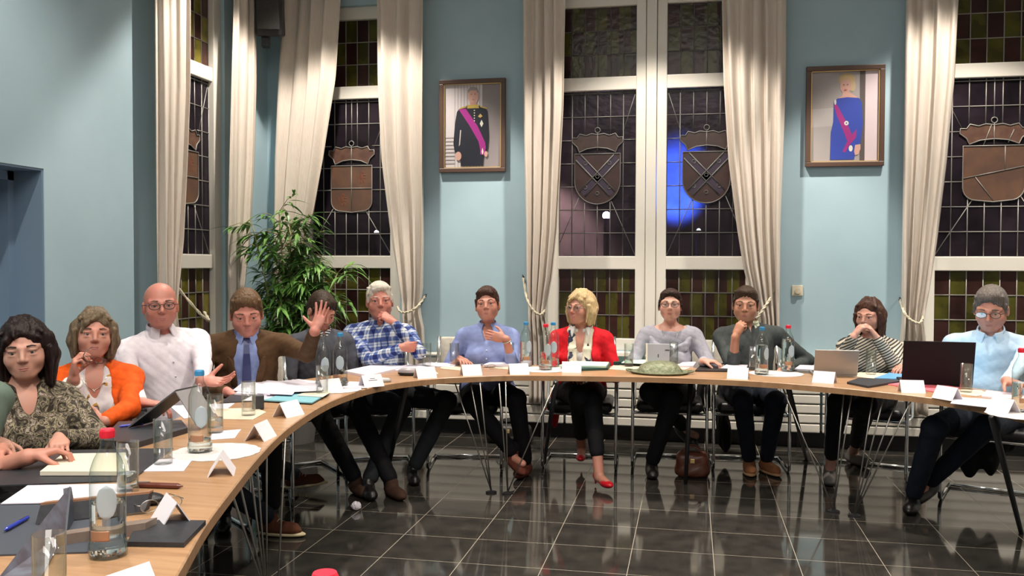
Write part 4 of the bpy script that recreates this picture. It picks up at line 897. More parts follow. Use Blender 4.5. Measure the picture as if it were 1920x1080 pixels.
# ================================================================== sculpting with distance fields (numpy), meshed by surface nets
class Field:
    def __init__(s, lo, hi, h):
        s.h = h; s.lo = np.array(lo, float)-3*h; s.n = (np.ceil((np.array(hi, float)+3*h-s.lo)/h)).astype(int)+1
        s.a = np.full(tuple(s.n), .25, np.float32)
    def box(s, lo, hi):
        i0 = np.clip(np.floor((lo-s.lo)/s.h).astype(int), 0, s.n-1); i1 = np.clip(np.ceil((hi-s.lo)/s.h).astype(int)+1, 1, s.n)
        sl = tuple(slice(a, b) for a, b in zip(i0, i1))
        ax = [np.float32(s.lo[k])+np.float32(s.h)*np.arange(i0[k], i1[k], dtype=np.float32) for k in range(3)]
        return sl, ax[0][:, None, None], ax[1][None, :, None], ax[2][None, None, :]
    def apply(s, p):
        t, k, op = p[0], p[-2], p[-1]
        if t == 'cap':
            _, a, b, ra, rb = p[:5]; a = np.array(a, float); b = np.array(b, float); m = max(ra, rb)+k+3*s.h
            sl, X, Y, Zc = s.box(np.minimum(a, b)-m, np.maximum(a, b)+m)
            if 0 in s.a[sl].shape: return
            d = b-a; L2 = max(float(d@d), 1e-9)
            tt = np.clip(((X-a[0])*d[0]+(Y-a[1])*d[1]+(Zc-a[2])*d[2])/L2, 0, 1)
            D = np.sqrt((X-a[0]-tt*d[0])**2+(Y-a[1]-tt*d[1])**2+(Zc-a[2]-tt*d[2])**2)-(ra+(rb-ra)*tt)
        elif t == 'ell':
            _, c, r, R = p[:4]; c = np.array(c, float); R = np.array(R, float); m = max(r)+k+3*s.h   # R rows = local axes
            sl, X, Y, Zc = s.box(c-m, c+m)
            if 0 in s.a[sl].shape: return
            x, y, z = X-c[0], Y-c[1], Zc-c[2]; q = [R[i][0]*x+R[i][1]*y+R[i][2]*z for i in range(3)]
            k0 = np.sqrt(sum((q[i]/r[i])**2 for i in range(3))); k1 = np.sqrt(sum((q[i]/r[i]**2)**2 for i in range(3)))+1e-9
            D = k0*(k0-1)/k1
        elif t == 'box':
            _, c, r, R, rd = p[:5]; c = np.array(c, float); R = np.array(R, float); m = float(np.linalg.norm(r))+k+3*s.h
            sl, X, Y, Zc = s.box(c-m, c+m)
            if 0 in s.a[sl].shape: return
            x, y, z = X-c[0], Y-c[1], Zc-c[2]; q = [np.abs(R[i][0]*x+R[i][1]*y+R[i][2]*z)-(r[i]-rd) for i in range(3)]
            D = np.sqrt(sum(np.maximum(u, 0)**2 for u in q))+np.minimum(np.maximum(q[0], np.maximum(q[1], q[2])), 0)-rd
        elif t == 'tor':
            _, c, Rr, rr, R, sz = p[:6]; c = np.array(c, float); R = np.array(R, float); m = Rr+rr*3+k+3*s.h
            sl, X, Y, Zc = s.box(c-m, c+m)
            if 0 in s.a[sl].shape: return
            x, y, z = X-c[0], Y-c[1], Zc-c[2]; q = [R[i][0]*x+R[i][1]*y+R[i][2]*z for i in range(3)]
            D = np.sqrt((np.sqrt(q[0]**2+q[1]**2)-Rr)**2+(q[2]/sz)**2)-rr
        D = D.astype(np.float32); A = s.a[sl]
        if op == 1:
            if k > 0: hh = np.maximum(k-np.abs(A-D), 0)/k; s.a[sl] = np.minimum(A, D)-hh*hh*k*.25
            else: s.a[sl] = np.minimum(A, D)
        else:
            D = -D
            if k > 0: hh = np.maximum(k-np.abs(A-D), 0)/k; s.a[sl] = np.maximum(A, D)+hh*hh*k*.25
            else: s.a[sl] = np.maximum(A, D)
    def run(s, prims):
        for p in prims: s.apply(p)
        return s
    def wrinkle(s, amp, wl, seed, aniso=(1, 1, 1), n=7):
        r = np.random.RandomState(seed); ax = [s.lo[k]+s.h*np.arange(s.n[k]) for k in range(3)]
        W = np.zeros(tuple(s.n), np.float32)
        for _ in range(n):
            v = r.randn(3)*np.array(aniso); v /= np.linalg.norm(v); v *= 2*PI/(wl*r.uniform(.7, 1.5)); ph = r.uniform(0, 6.28)
            e = [np.exp(1j*v[k]*ax[k]).astype(np.complex64) for k in range(3)]; e[0] = e[0]*np.exp(1j*ph)
            q = (e[0][:, None, None]*e[1][None, :, None]*e[2][None, None, :]).imag
            W += (1-np.abs(q))**2 if _ % 2 else q*.5
        s.a += (amp/n**.5)*W.astype(np.float32); return s
    def mesh(s):
        a = s.a; ins = a < 0
        a[0], a[-1] = .1, .1; a[:, 0], a[:, -1] = .1, .1; a[:, :, 0], a[:, :, -1] = .1, .1; ins = a < 0
        cnt = np.zeros(tuple(s.n-1), np.int8); off = [(i, j, k) for i in (0, 1) for j in (0, 1) for k in (0, 1)]; n = s.n-1
        for o in off: cnt += ins[o[0]:o[0]+n[0], o[1]:o[1]+n[1], o[2]:o[2]+n[2]]
        act = np.nonzero((cnt > 0) & (cnt < 8)); I = np.stack(act, 1)
        V = np.stack([a[I[:, 0]+o[0], I[:, 1]+o[1], I[:, 2]+o[2]] for o in off], 1)
        pos = np.zeros((len(I), 3)); w = np.zeros(len(I))
        for e0 in range(8):
            for e1 in range(e0+1, 8):
                d = np.abs(np.array(off[e0])-np.array(off[e1])).sum()
                if d != 1: continue
                v0, v1 = V[:, e0], V[:, e1]; m = (v0 < 0) != (v1 < 0); t = np.where(m, v0/np.where(m, v0-v1, 1), 0)
                p = np.array(off[e0])[None]+t[:, None]*(np.array(off[e1])-np.array(off[e0]))[None]; pos += p*m[:, None]; w += m
        pos = (I+pos/w[:, None])*s.h+s.lo
        idm = np.full(tuple(n), -1, np.int32); idm[act] = np.arange(len(I))
        Q = []
        for ax in range(3):
            b, c = (ax+1) % 3, (ax+2) % 3; sl0 = [slice(None)]*3; sl1 = [slice(None)]*3; sl0[ax] = slice(0, -1); sl1[ax] = slice(1, None)
            ch = np.nonzero(ins[tuple(sl0)] != ins[tuple(sl1)]); J = np.stack(ch, 1)
            ok = (J[:, b] > 0) & (J[:, c] > 0) & (J[:, b] < n[b]) & (J[:, c] < n[c]); J = J[ok]
            def g(db, dc):
                K = J.copy(); K[:, b] -= db; K[:, c] -= dc; return idm[K[:, 0], K[:, 1], K[:, 2]]
            q = np.stack([g(0, 0), g(1, 0), g(1, 1), g(0, 1)], 1); fl = ins[J[:, 0], J[:, 1], J[:, 2]]
            q[~fl] = q[~fl][:, ::-1]; Q.append(q)
        Q = np.concatenate(Q); Q = Q[(Q >= 0).all(1)]
        return pos, Q
def sculpt(name, prims, h, mats, parent, wr=None, fn=None):
    los, his = [], []
    for p in prims:
        if p[-1] != 1: continue
        if p[0] == 'cap': m = max(p[3], p[4]); los.append(np.minimum(p[1], p[2])-m); his.append(np.maximum(p[1], p[2])+m)
        else:
            m = {'ell': lambda: max(p[2]), 'box': lambda: float(np.linalg.norm(p[2])), 'tor': lambda: p[2]+p[3]*max(1, p[5])}[p[0]](); c = np.array(p[1], float); los.append(c-m); his.append(c+m)
    lo = np.min(los, 0)-.012; hi = np.max(his, 0)+.012; lo[2] = max(lo[2], -.003)
    f = Field(lo, hi, h).run(prims)
    if wr: f.wrinkle(*wr)
    V, Q = f.mesh(); off = np.array(wloc(parent)) if parent is not None else np.zeros(3)
    V = V-off; me = bpy.data.meshes.new(name); me.vertices.add(len(V)); me.vertices.foreach_set('co', V.astype(np.float32).ravel())
    me.loops.add(len(Q)*4); me.loops.foreach_set('vertex_index', Q.astype(np.int32).ravel()); me.polygons.add(len(Q)); me.polygons.foreach_set('loop_start', np.arange(0, len(Q)*4, 4, dtype=np.int32))
    me.update(); me.validate()
    o = link(name, me, mats, parent, True)
    if fn: fn(o)
    return o
def V3(*a): return np.array(a, float)
def nrm(v): v = np.array(v, float); return v/max(np.linalg.norm(v), 1e-9)
def Wp(x, y, D): return C0+ray(x, y)*D
def heading(a): return V3(math.sin(a), -math.cos(a), 0)
def skinmat(name, col):
    m = mat(name, col, .52, **{'Subsurface Weight': .08, 'Subsurface Radius': (.6, .25, .12), 'Subsurface Scale': .02}); b = m.node_tree.nodes['Principled BSDF']
    n = N(m, 'ShaderNodeTexNoise'); n.inputs['Scale'].default_value = 14; n.inputs['Detail'].default_value = 3; L(m, coords(m), n.inputs['Vector'])
    L(m, ramp(m, n.outputs['Fac'], [(.35, tuple(c*.9 for c in col)), (.65, (col[0]*1.05, col[1]*.92, col[2]*.9))]), b.inputs['Base Color']); return m
def hairmat(name, c1, c2, rough=.45):
    c1 = tuple(q*.72 for q in c1); c2 = tuple(q*.72 for q in c2)
    m = mat(name, c1, rough, spec=.16); b = m.node_tree.nodes['Principled BSDF']
    n = N(m, 'ShaderNodeTexNoise'); n.inputs['Scale'].default_value = 1; n.inputs['Detail'].default_value = 4; L(m, coords(m, (150, 150, 22)), n.inputs['Vector'])
    L(m, ramp(m, n.outputs['Fac'], [(.3, c1), (.7, c2)]), b.inputs['Base Color'])
    bp = N(m, 'ShaderNodeBump'); bp.inputs['Strength'].default_value = .6; bp.inputs['Distance'].default_value = .006; L(m, n.outputs['Fac'], bp.inputs['Height']); L(m, bp.outputs[0], b.inputs['Normal']); return m
def cloth(name, c1, c2=None, rough=.8):
    return noisemat(name, c1, c2 or tuple(c*.85 for c in c1), (30, 30, 30), rough, bump=.10, bscale=(160, 160, 160), spec=.2)
M_eyew = mat('eye_white', (.42, .36, .34), .3); M_iris = mat('iris_dark', (.04, .03, .025), .15)
M_denim = cloth('dark_jeans', (.012, .016, .028)); M_blackc = cloth('black_trousers', (.008, .008, .010)); M_shoe = mat('black_shoe_leather', (.010, .009, .009), .35)
def hand_prims(W, d, n, side, curl=.35, spread=.1, hs=1., tc=.3, tn=.35, curls=None, tl=.75):
    """five separate fingers; side +1 left, -1 right; n = the way the palm faces"""
    d = nrm(d); n = nrm(np.array(n, float)-d*np.dot(n, d)); lat = -side*np.cross(d, n)
    P = []; k = .006
    P.append(('ell', W+d*.050*hs, (.040*hs, .048*hs, .0155*hs), [lat, d, n], .012, 1))
    P.append(('cap', W-d*.01, W+d*.03*hs, .025*hs, .021*hs, .015, 1))
    offs = [.031, .0105, -.0105, -.030]; Ls = [.041, .046, .043, .033]; rd = [.0088, .0090, .0085, .0075]
    for i in range(4):
        K = W+d*(.090-(.004 if i in (0, 3) else 0)-(.004 if i == 3 else 0))*hs+lat*offs[i]*hs*.95
        P.append(('cap', W+d*.03*hs+lat*offs[i]*.6*hs, K, .012*hs, .0105*hs, .010, 1))
        sp = spread*(1.1-.75*i) if i < 3 else -spread*1.5
        d0 = nrm(d+lat*sp); c = 0; p = K; cu = (curls[i] if curls else curl)
        for s_, (fr, rr) in enumerate(((1, 1), (.62, .92), (.50, .82))):
            c += cu*(.9, 1.15, .7)[s_]; q = p+(d0*math.cos(c)+n*math.sin(c))*Ls[i]*fr*hs
            P.append(('cap', p, q, rd[i]*hs*rr*1.04, rd[i]*hs*rr*.93, .003, 1)); p = q
    TB = W+d*.022*hs+lat*.024*hs+n*.004; t0 = nrm(lat*tl+d*.62+n*tn); q = TB+t0*.040*hs; P.append(('cap', TB, q, .0150*hs, .0120*hs, .012, 1))
    t1 = nrm(t0*math.cos(tc)+nrm(d*.7+n*.5-lat*.3)*math.sin(tc)); r_ = q+t1*.031*hs; P.append(('cap', q, r_, .0112*hs, .0102*hs, .003, 1))
    t2 = nrm(t1*math.cos(tc)+nrm(d*.4+n*.5-lat*.6)*math.sin(tc)); P.append(('cap', r_, r_+t2*.025*hs, .0100*hs, .0082*hs, .003, 1))
    return P
def ik(A, T_, l1, l2, pole):
    v = T_-A; L_ = np.linalg.norm(v); L_ = min(L_, (l1+l2)*.999); u = nrm(v); T2 = A+u*L_
    x = (l1*l1-l2*l2+L_*L_)/(2*L_); hgt = math.sqrt(max(l1*l1-x*x, 1e-6)); p = np.array(pole, float); p = nrm(p-u*np.dot(p, u)); return A+u*x+p*hgt, T2
SHOE_CACHE = {}
def person(label, head, D, hy=0, hp=0, hr=0, ty=0, lean=.06, side=0, sex='m', sw=None, size=1., fat=1., skin=None, hair=None, hairfn=None, top=None, arms=None, trous=None, legs=None,
           sleeve='long', neck='round', bare=False, extra=None, shoulder_drop=.200, shoes=None, hfat=1.06, sh_tilt=0, topname='shirt', h=.0048, lips=(.42, .16, .14), brow=(.08, .05, .03), glasses=None, shdx=0., bustz=.60, shoe_kind='shoe', opn=(.115, .10, .072), seatz=.565):
    H = Wp(head[0], head[1], D); ca = math.atan2(-H[0], H[1]); rad = math.radians
    a = ca+rad(ty); f = heading(a); Lf = np.cross(V3(0, 0, 1), f)
    sw = sw or (.185 if sex == 'm' else .160)
    S = H-V3(0, 0, shoulder_drop*size)-f*.035+Lf*shdx
    P = S-f*lean+Lf*side; P[2] = seatz
    U = nrm(S-P); Lv = nrm(Lf-U*np.dot(Lf, U)); Fv = np.cross(Lv, U); Lt = nrm(Lv+V3(0, 0, 1)*math.tan(rad(sh_tilt)))
    R = [Lv, Fv, U]
    t = empty('person', (float(P[0]), float(P[1]), 0), 0, label, 'person')
    # head frame
    ha = ca+rad(hy); hf = heading(ha); hl = np.cross(V3(0, 0, 1), hf); hu = V3(0, 0, 1)
    hf, hu = hf*math.cos(rad(hp))+hu*math.sin(rad(hp)), hu*math.cos(rad(hp))-hf*math.sin(rad(hp))
    hl, hu = hl*math.cos(rad(hr))+hu*math.sin(rad(hr)), hu*math.cos(rad(hr))-hl*math.sin(rad(hr))
    HR = [hl, hf, hu]; hs = size*(1. if sex == 'm' else .955)
    def hp_(x, y, z): return H+(hl*x*hfat+hf*y+hu*z)*hs
    def E(x, y, z, r, k=.01, op=1): return ('ell', hp_(x, y, z), tuple(np.array(r)*hs*np.array([hfat, 1, 1])), HR, k, op)
    def Sp(x, y, z, r, k=.01, op=1): q = hp_(x, y, z); return ('cap', q, q+1e-5, r*hs, r*hs, k, op)
    def Cp(p, q, ra, rb, k=.01, op=1): return ('cap', hp_(*p), hp_(*q), ra*hs, rb*hs, k, op)
    fem = sex == 'f'
    B = []
    nb = S+U*.035-Fv*.012; nr = (.046 if fem else .057)*size
    # skin torso inside the clothes
    inf = -.010
    def torso(i):
        Q = [('ell', P+Fv*.01, ((.168 if fem else .160)*fat+i, .125*fat+i, .105+i), R, .05, 1),
             ('ell', P+(S-P)*.34+Fv*.015*fat, (.140*fat+i, .110*fat+i, .17+i), R, .06, 1),
             ('ell', P+(S-P)*.68+Fv*.012, ((.142 if fem else .160)*(.6+.4*fat)+i, (.098 if fem else .110)*(.5+.5*fat)+i, .19+i), R, .05, 1),
             ('cap', S-Lt*(sw-.02)-U*.012, S+Lt*(sw-.02)-U*.012, .050+i, .050+i, .05, 1),
             ('ell', S-U*.05+Fv*.01, (.14+i, .082+i, .085+i), R, .05, 1)]
        for s_ in (-1, 1): Q.append(('cap', nb+U*.01-Fv*.006+Lv*s_*.03, S+Lt*s_*(sw-.035)+U*.004, .038+i, .036+i, .045, 1))
        if fem:
            for s_ in (-1, 1): Q.append(('ell', P+(S-P)*bustz+Fv*(.078*fat)+Lv*s_*.068, (.066*fat+i, .062+i, .066+i), R, .035, 1))
        elif fat > 1.1: Q.append(('ell', P+(S-P)*.32+Fv*.06*fat, (.13*fat+i, .10*fat+i, .14+i), R, .06, 1))
        return Q
    B += torso(inf)
    B.append(('cap', nb-U*.02, hp_(0, -.022, -.062), nr, nr*.92, .03, 1))
    # head
    B += [E(0, -.018, .030, (.0755, .096, .088), .02), E(0, .020, -.030, (.064, .070, .086), .03), Sp(0, .064, -.094, .021, .02)]
    for s_ in (-1, 1):
        B += [Cp((s_*(.054 if not fem else .048), .000, -.055), (s_*.020, .055, -.094), .019, .018, .02), Sp(s_*.040, .050, -.034, .028, .02), Cp((s_*.050, .058, .020), (s_*.012, .080, .018), .011, .010, .012)]
    B += [E(0, .068, -.066, (.030, .022, .024), .015)]
    for s_ in (-1, 1): B.append(Sp(s_*.0325, .101, .001, .0160, .014, -1))
    for s_ in (-1, 1): B += [E(s_*.0325, .0735, .0090, (.0175, .0165, .0095), .006), E(s_*.0325, .0725, -.0115, (.016, .0145, .0070), .006)]
    B += [Cp((0, .084, .014), (0, .104, -.028), .0075, .0105, .010), Sp(-.0105, .094, -.034, .0082, .007), Sp(.0105, .094, -.034, .0082, .007), Cp((-.02, .090, -.0665), (.02, .090, -.0665), .0015, .0015, .006, -1)]
    for s_ in (-1, 1): B += [E(s_*.0775, -.008, -.010, (.0095, .019, .031), .008), E(s_*.086, -.004, -.008, (.006, .009, .017), .004, -1)]
    # arms
    sk_h = .86 if fem else .91
    l1, l2 = (.285, .245) if not fem else (.265, .225)
    al = {}; arms = arms or {}
    for nm, s_ in (('L', 1), ('R', -1)):
        A = arms.get(nm, {}); SJ = S+Lt*s_*sw-U*.018
        Wt = A.get('w')
        if Wt is None: Wt = S+f*.28+Lf*s_*.16; Wt[2] = A.get('z', TZ+.035)
        Wt = np.array(Wt, float)
        pole = A.get('pole'); pole = (V3(0, 0, -.6)-f*.8+Lf*s_*.4) if pole is None else np.array(pole, float)
        if A.get('screen'): sx, sy, sd = A['screen']; pole = cR*sx-cU*sy+cF*sd
        El, Wt = ik(SJ, Wt, l1*size, l2*size, pole); al[s_] = (SJ, El, Wt)
        dl = 0 if sleeve == 'long' else 0
        B += [('cap', SJ, El, .040*(.6+.4*fat), .034, .02, 1), ('cap', El, Wt, .035, .0235 if fem else .027, .012, 1)]
        hd = A.get('d'); hd = nrm(Wt-El) if hd is None else hd
        B += hand_prims(Wt+nrm(hd)*.008, hd, A.get('n', V3(0, 0, -1)), s_, A.get('curl', .3), A.get('spread', .08), sk_h, A.get('tc', .3), A.get('tn', .3), A.get('curls'), A.get('tl', .75))
    # legs
    legs = legs or {}; lg = {}
    for nm, s_ in (('L', 1), ('R', -1)):
        G_ = legs.get(nm, {}); HJ = P+Lf*s_*.088+f*.02; HJ[2] = seatz-.03
        K = G_.get('k'); K = HJ+f*.40+Lf*s_*.04 if K is None else np.array(K, float)
        if G_.get('k') is None: K[2] = .505
        A_ = G_.get('a'); A_ = np.array([K[0]+f[0]*.02, K[1]+f[1]*.02, .085]) if A_ is None else np.array(A_, float)
        tdir = G_.get('t'); tdir = f if tdir is None else nrm(tdir); lg[s_] = (HJ, K, A_, tdir)
        B += [('cap', HJ, K, .065, .045, .02, 1), ('cap', K, A_, .042, .033, .02, 1), ('cap', A_-V3(0, 0, .035), A_-V3(0, 0, .05)+tdir*.12, .032, .024, .02, 1)]
    skin = skin or skinmat('skin', (.55, .31, .24))
    sculpt('body', B, h, skin, t)
    # eyes, brows, lips
    for s_ in (-1, 1):
        m = MB(); c = Vector(hp_(s_*.0325, .0765, -.001)); m.sphere(c, .0108*hs, 16, 0); e_ = m.build('eye', M_eyew, t, world=True, smooth=True)
        m = MB(); m.sphere(Vector(hp_(s_*.0325, .0828, -.0005)), .0066*hs, 10, 0); m.build('iris', M_iris, e_, smooth=True).location = (0, 0, 0)
        ir = e_.children[0]; mm = ir.data
        offp = wloc(t)
        for v in mm.vertices: v.co -= offp
        m = MB(); m.tube([Vector(hp_(s_*.048, .079, .0225)), Vector(hp_(s_*.034, .0895, .027)), Vector(hp_(s_*.017, .0895, .024))], [.0016*hs, .0035*hs, .003*hs], 6); m.build('eyebrow', mat('brow_hair', brow, .7), t, world=True, smooth=True)
    m = MB(); lm = mat('lip', lips, .45)
    m.tube([Vector(hp_(x, y, z)) for x, y, z in ((-.024, .0795, -.067), (-.012, .0875, -.0640), (0, .0895, -.0650), (.012, .0875, -.0640), (.024, .0795, -.067))], [.0015*hs, .004*hs, .0038*hs, .004*hs, .0015*hs], 8)
    m.tube([Vector(hp_(x, y, z)) for x, y, z in ((-.022, .0790, -.0685), (-.011, .0865, -.0715), (0, .0885, -.0725), (.011, .0865, -.0715), (.022, .0790, -.0685))], [.0015*hs, .0042*hs, .0048*hs, .0042*hs, .0015*hs], 8)
    m.build('lips', lm, t, world=True, smooth=True)
    # garments
    ctx = dict(t=t, S=S, P=P, U=U, Lv=Lv, Lt=Lt, Fv=Fv, R=R, al=al, lg=lg, nb=nb, nr=nr, H=H, hp=hp_, E=E, Sp=Sp, Cp=Cp, HR=HR, hs=hs, f=f, Lf=Lf, sw=sw, torso=torso, fem=fem, fat=fat, skin=skin)
    Q = torso(.006)
    for s_ in (-1, 1):
        SJ, El, Wt = al[s_]
        if sleeve == 'long': Q += [('cap', SJ, El, .056*(.6+.4*fat), .046, .03, 1), ('cap', El, El+(Wt-El)*arms.get('LR'[(1-s_)//2], {}).get('sl', .93), .046, .036 if 'sl' not in arms.get('LR'[(1-s_)//2], {}) else .044, .015, 1)]
        elif sleeve == 'three': Q += [('cap', SJ, El, .053*(.6+.4*fat), .045, .03, 1), ('cap', El, El+(Wt-El)*.45, .045, .041, .015, 1)]
        elif sleeve == 'short': Q += [('cap', SJ, SJ+(El-SJ)*.72, .058*(.6+.4*fat), .054*(.6+.4*fat), .03, 1)]
    ctx['neckcut'] = []
    if neck == 'round': Q.append(('ell', nb+U*.075+Fv*.012, (.070, .070, .075), R, .006, -1))
    if neck == 'shirt': Q += [('ell', nb+U*.085+Fv*.015, (.062, .062, .070), R, .006, -1), ('cap', nb+U*.045+Fv*.095, nb-U*.055+Fv*.135, .038, .006, .006, -1)]
    if neck == 'vee': Q += [('ell', nb+U*.08+Fv*.02, (.075, .075, .075), R, .006, -1), ('cap', nb+U*.05+Fv*.10, nb-U*.105+Fv*.145, .062, .006, .008, -1)]
    if neck == 'wide': Q += [('ell', nb+U*.055+Fv*.03, (.125, .115, .085), R, .01, -1)]
    if neck == 'deep': Q += [('ell', nb+U*.08+Fv*.02, (.075, .075, .075), R, .006, -1), ('ell', nb-U*.055+Fv*.10, (.062, .07, .15), R, .02, -1)]
    if neck == 'open': Q += [('ell', nb+U*.08+Fv*.02, (.082, .082, .075), R, .006, -1), ('cap', P+Fv*.225-U*.1, nb+Fv*opn[0]+U*.02, opn[1], opn[2], .010, -1)]
    sculpt(topname, Q, .0065, top or cloth('cloth', (.3, .3, .3)), t, (.0040, .11, int(abs(head[0])) % 997, (.7, .7, 1.5), 5))
    Q = [('ell', P+Fv*.01-V3(0, 0, .03), (.165*fat, .135*fat, .10), [Lf, f, V3(0, 0, 1)], .05, 1)]
    for s_ in (-1, 1):
        HJ, K, A_, td = lg[s_]; q = K+(A_-K)*legs.get('len', .93)
        Q += [('cap', HJ, K, .088*(.6+.4*fat), .066, .04, 1), ('cap', K, q, .066, .050, .02, 1)]
    sculpt('trousers', Q, .0085, trous or M_blackc, t, (.003, .09, 7, (1, 1, .6), 6))
    shoes = shoes or M_shoe
    for s_ in (-1, 1):
        HJ, K, A_, td = lg[s_]; gz = A_[2]-.085; lf = np.cross(V3(0, 0, 1), td); tp = legs.get('LR'[(1-s_)//2], {}).get('toe', 0)
        td2 = nrm(td+V3(0, 0, tp)); up = np.cross(td2, lf)*-1 if False else nrm(np.cross(lf, td2))*-1
        up = nrm(np.cross(td2, lf)); up = up if up[2] > 0 else -up
        B0 = A_-up*.085
        RR = [lf, td2, up]
        if shoe_kind == 'pump':
            Q = [('ell', B0+td2*.10+up*.030, (.034, .075, .026), RR, .01, 1), ('ell', B0-td2*.02+up*.055, (.028, .045, .030), RR, .02, 1), ('cap', B0-td2*.045+up*.045, B0-td2*.05+up*.004, .012, .006, .008, 1), ('ell', B0+td2*.03+up*.075, (.026, .07, .028), RR, .004, -1)]
            sculpt('pump', Q, .004, shoes, t)
        else:
            Q = [('cap', B0-td2*.035+up*.045, B0+td2*.125+up*.036, .038, .036, .01, 1), ('ell', B0+td2*.06+up*.03, (.044, .115, .03), RR, .012, 1), ('cap', B0+up*.05, B0+up*.085-td2*.005, .040, .040, .02, 1),
                 ('box', B0+td2*.05-up*.03, (.1, .3, .035), RR, .001, .004, -1)]
            so = sculpt('shoe', Q, .005, shoes, t)
            if legs.get('sole'): sculpt('sole', [('ell', B0+td2*.055+up*.012, (.048, .142, .019), RR, .004, 1), ('box', B0+td2*.05-up*.032, (.1, .3, .034), RR, .001, .004, -1)], .0045, legs['sole'], t)
            if legs.get('lace'):
                m = MB()
                for q_ in range(5):
                    c_ = B0+td2*(.045+.018*q_)+up*(.083-.0075*q_); m.tube([Vector(c_-lf*.022-up*.006), Vector(c_+up*.003), Vector(c_+lf*.022-up*.006)], .0028, 6)
                m.build('laces', legs['lace'], t, world=True, smooth=True)
    if hairfn:
        hq = hairfn(ctx); sculpt('hair', hq, .0042 if D > 5 else .0036, hair, t, (.0024, .015, int(abs(head[0]))+3, (1.5, 1.5, .18), 9))
    if glasses:
        m = MB(); rim = glasses
        for s_ in (-1, 1):
            m.tube([Vector(hp_(s_*.0335+.025*math.cos(a_), .1025-.004*abs(math.cos(a_)), -.002+.0175*math.sin(a_))) for a_ in np.linspace(0, 2*PI, 19)[:-1]], .0018*hs, 6, closed=True)
            m.tube([Vector(hp_(s_*.058, .098, .004)), Vector(hp_(s_*.079, .080, .006)), Vector(hp_(s_*.083, -.005, .006)), Vector(hp_(s_*.080, -.02, -.012))], .0018*hs, 6)
        m.tube([Vector(hp_(-.009, .102, .004)), Vector(hp_(0, .106, .007)), Vector(hp_(.009, .102, .004))], .0018*hs, 6); gl = m.build('spectacle_frame', rim, t, world=True, smooth=True)
        m = MB()
        for s_ in (-1, 1):
            c_ = [Vector(hp_(s_*.0335+.0245*math.cos(a_), .1015, -.002+.017*math.sin(a_))) for a_ in np.linspace(0, 2*PI, 19)[:-1]]; b_ = [v-Vector(hf)*.001 for v in c_]; n_ = len(c_)
            m.add(c_+b_, [tuple(range(n_)), tuple(range(2*n_-1, n_-1, -1))]+[(k, (k+1) % n_, n_+(k+1) % n_, n_+k) for k in range(n_)])
        o = m.build('spectacle_lenses', M_glass, t, world=True)
    if extra: extra(ctx)
    return ctx
# hair styles, all in head coordinates (x to the person's left, y forward, z up)
def hair_short(top=.012, side=.006, hlz=.002, fringe=0, sweep=0):
    def fn(c):
        E, Sp, Cp = c['E'], c['Sp'], c['Cp']
        Q = [E(0, -.020, .038, (.0755+side, .098+side, .088+top), .02), E(0, -.060, -.01, (.066+side, .056+side, .075), .03), E(0, .03, .085, (.058, .055, .030+top*.7), .02)]
        Q += [E(0, .118, hlz, (.071, .078, .080), .012, -1), E(0, .07, -.120, (.12, .105, .105), .010, -1), E(0, 0, -.15, (.12, .12, .085), .01, -1)]
        for s_ in (-1, 1): Q += [E(s_*.085, .002, -.020, (.022, .025, .036), .005, -1)]
        rr = np.random.RandomState(int(abs(c['H'][0]*997)))
        for x in np.linspace(-.060, .060, 9):
            zt = .080-abs(x)*.25; dx = rr.uniform(-.012, .012)+sweep*.010
            Q.append(Cp((x, .060-abs(x)*.35, zt+.012), (x+dx, .076-abs(x)*.45, zt-.014+rr.uniform(-.008, .006)), .013, .0055, .008))
            Q.append(Cp((x, .02, .112-abs(x)*.45), (x+rr.uniform(-.02, .02), .045, .118-abs(x)*.55+rr.uniform(-.002, .006)), .010, .006, .012))
        for s_ in (-1, 1): Q.append(Cp((s_*.074, .026, .035), (s_*.0745, .030, -.012), .010, .005, .008))
        if fringe: Q += [Cp((-.045*(1 if sweep >= 0 else -1), .062, .088), (.040*(1 if sweep >= 0 else -1), .070, .072), fringe, fringe*.8, .015)]
        return Q
    return fn
def hair_bob(length=.11, vol=.018, bang=0, part=0, bangx=0, flick=0., backlen=None):
    def fn(c):
        E, Sp, Cp = c['E'], c['Sp'], c['Cp']
        Q = [E(0, -.022, .040, (.078+vol*.7, .100+vol*.6, .092+vol*.5), .02)]
        for s_ in (-1, 1):
            Q += [Cp((s_*(.070+vol*.5), .000, .04), (s_*(.078+vol*.6), -.004, -.03), .030+vol*.25, .030+vol*.3, .02), Cp((s_*(.078+vol*.6), -.004, -.03), (s_*(.072+vol*.4+flick), .000, -length), .030+vol*.3, .020, .02)]
            Q += [Cp((s_*.045, -.07, .0), (s_*.045, -.065, -(backlen or length)), .050, .030, .03)]
        Q += [E(0, .135, -.022, (.0645, .100, .104), .012, -1)]
        Q += [E(0, .04, -.06, (.058, .075, .070), .010, -1)]
        rr = np.random.RandomState(int(abs(c['H'][0]*997)))
        for s_ in (-1, 1):
            for q in range(6):
                y = -.055+q*.018; z1 = -length+rr.uniform(-.018, .012)
                Q.append(Cp((s_*(.080+vol*.7), y, .03-rr.uniform(0, .04)), (s_*(.074+vol*.5+flick), y+rr.uniform(-.008, .008), z1), .014, .006, .008))
        for q in range(7):
            x = -.06+q*.02; Q.append(Cp((x*.5, .0+rr.uniform(-.02, .02), .128+vol*.4), (x*1.15, .05, .10-abs(x)*.5+vol*.3), .010, .008, .012))
        if bang: Q += [Cp((part, .055, .100), (bangx, .080, .052), .016, .011, .012), Cp((bangx, .080, .052), (bangx*1.35, .060, .010), .011, .009, .01), Cp((part, .048, .100), (-bangx*1.15, .066, .055), .016, .010, .012), Cp((part, .060, .096), (bangx*.4, .086, .068), .014, .008, .012)]
        return Q
    return fn
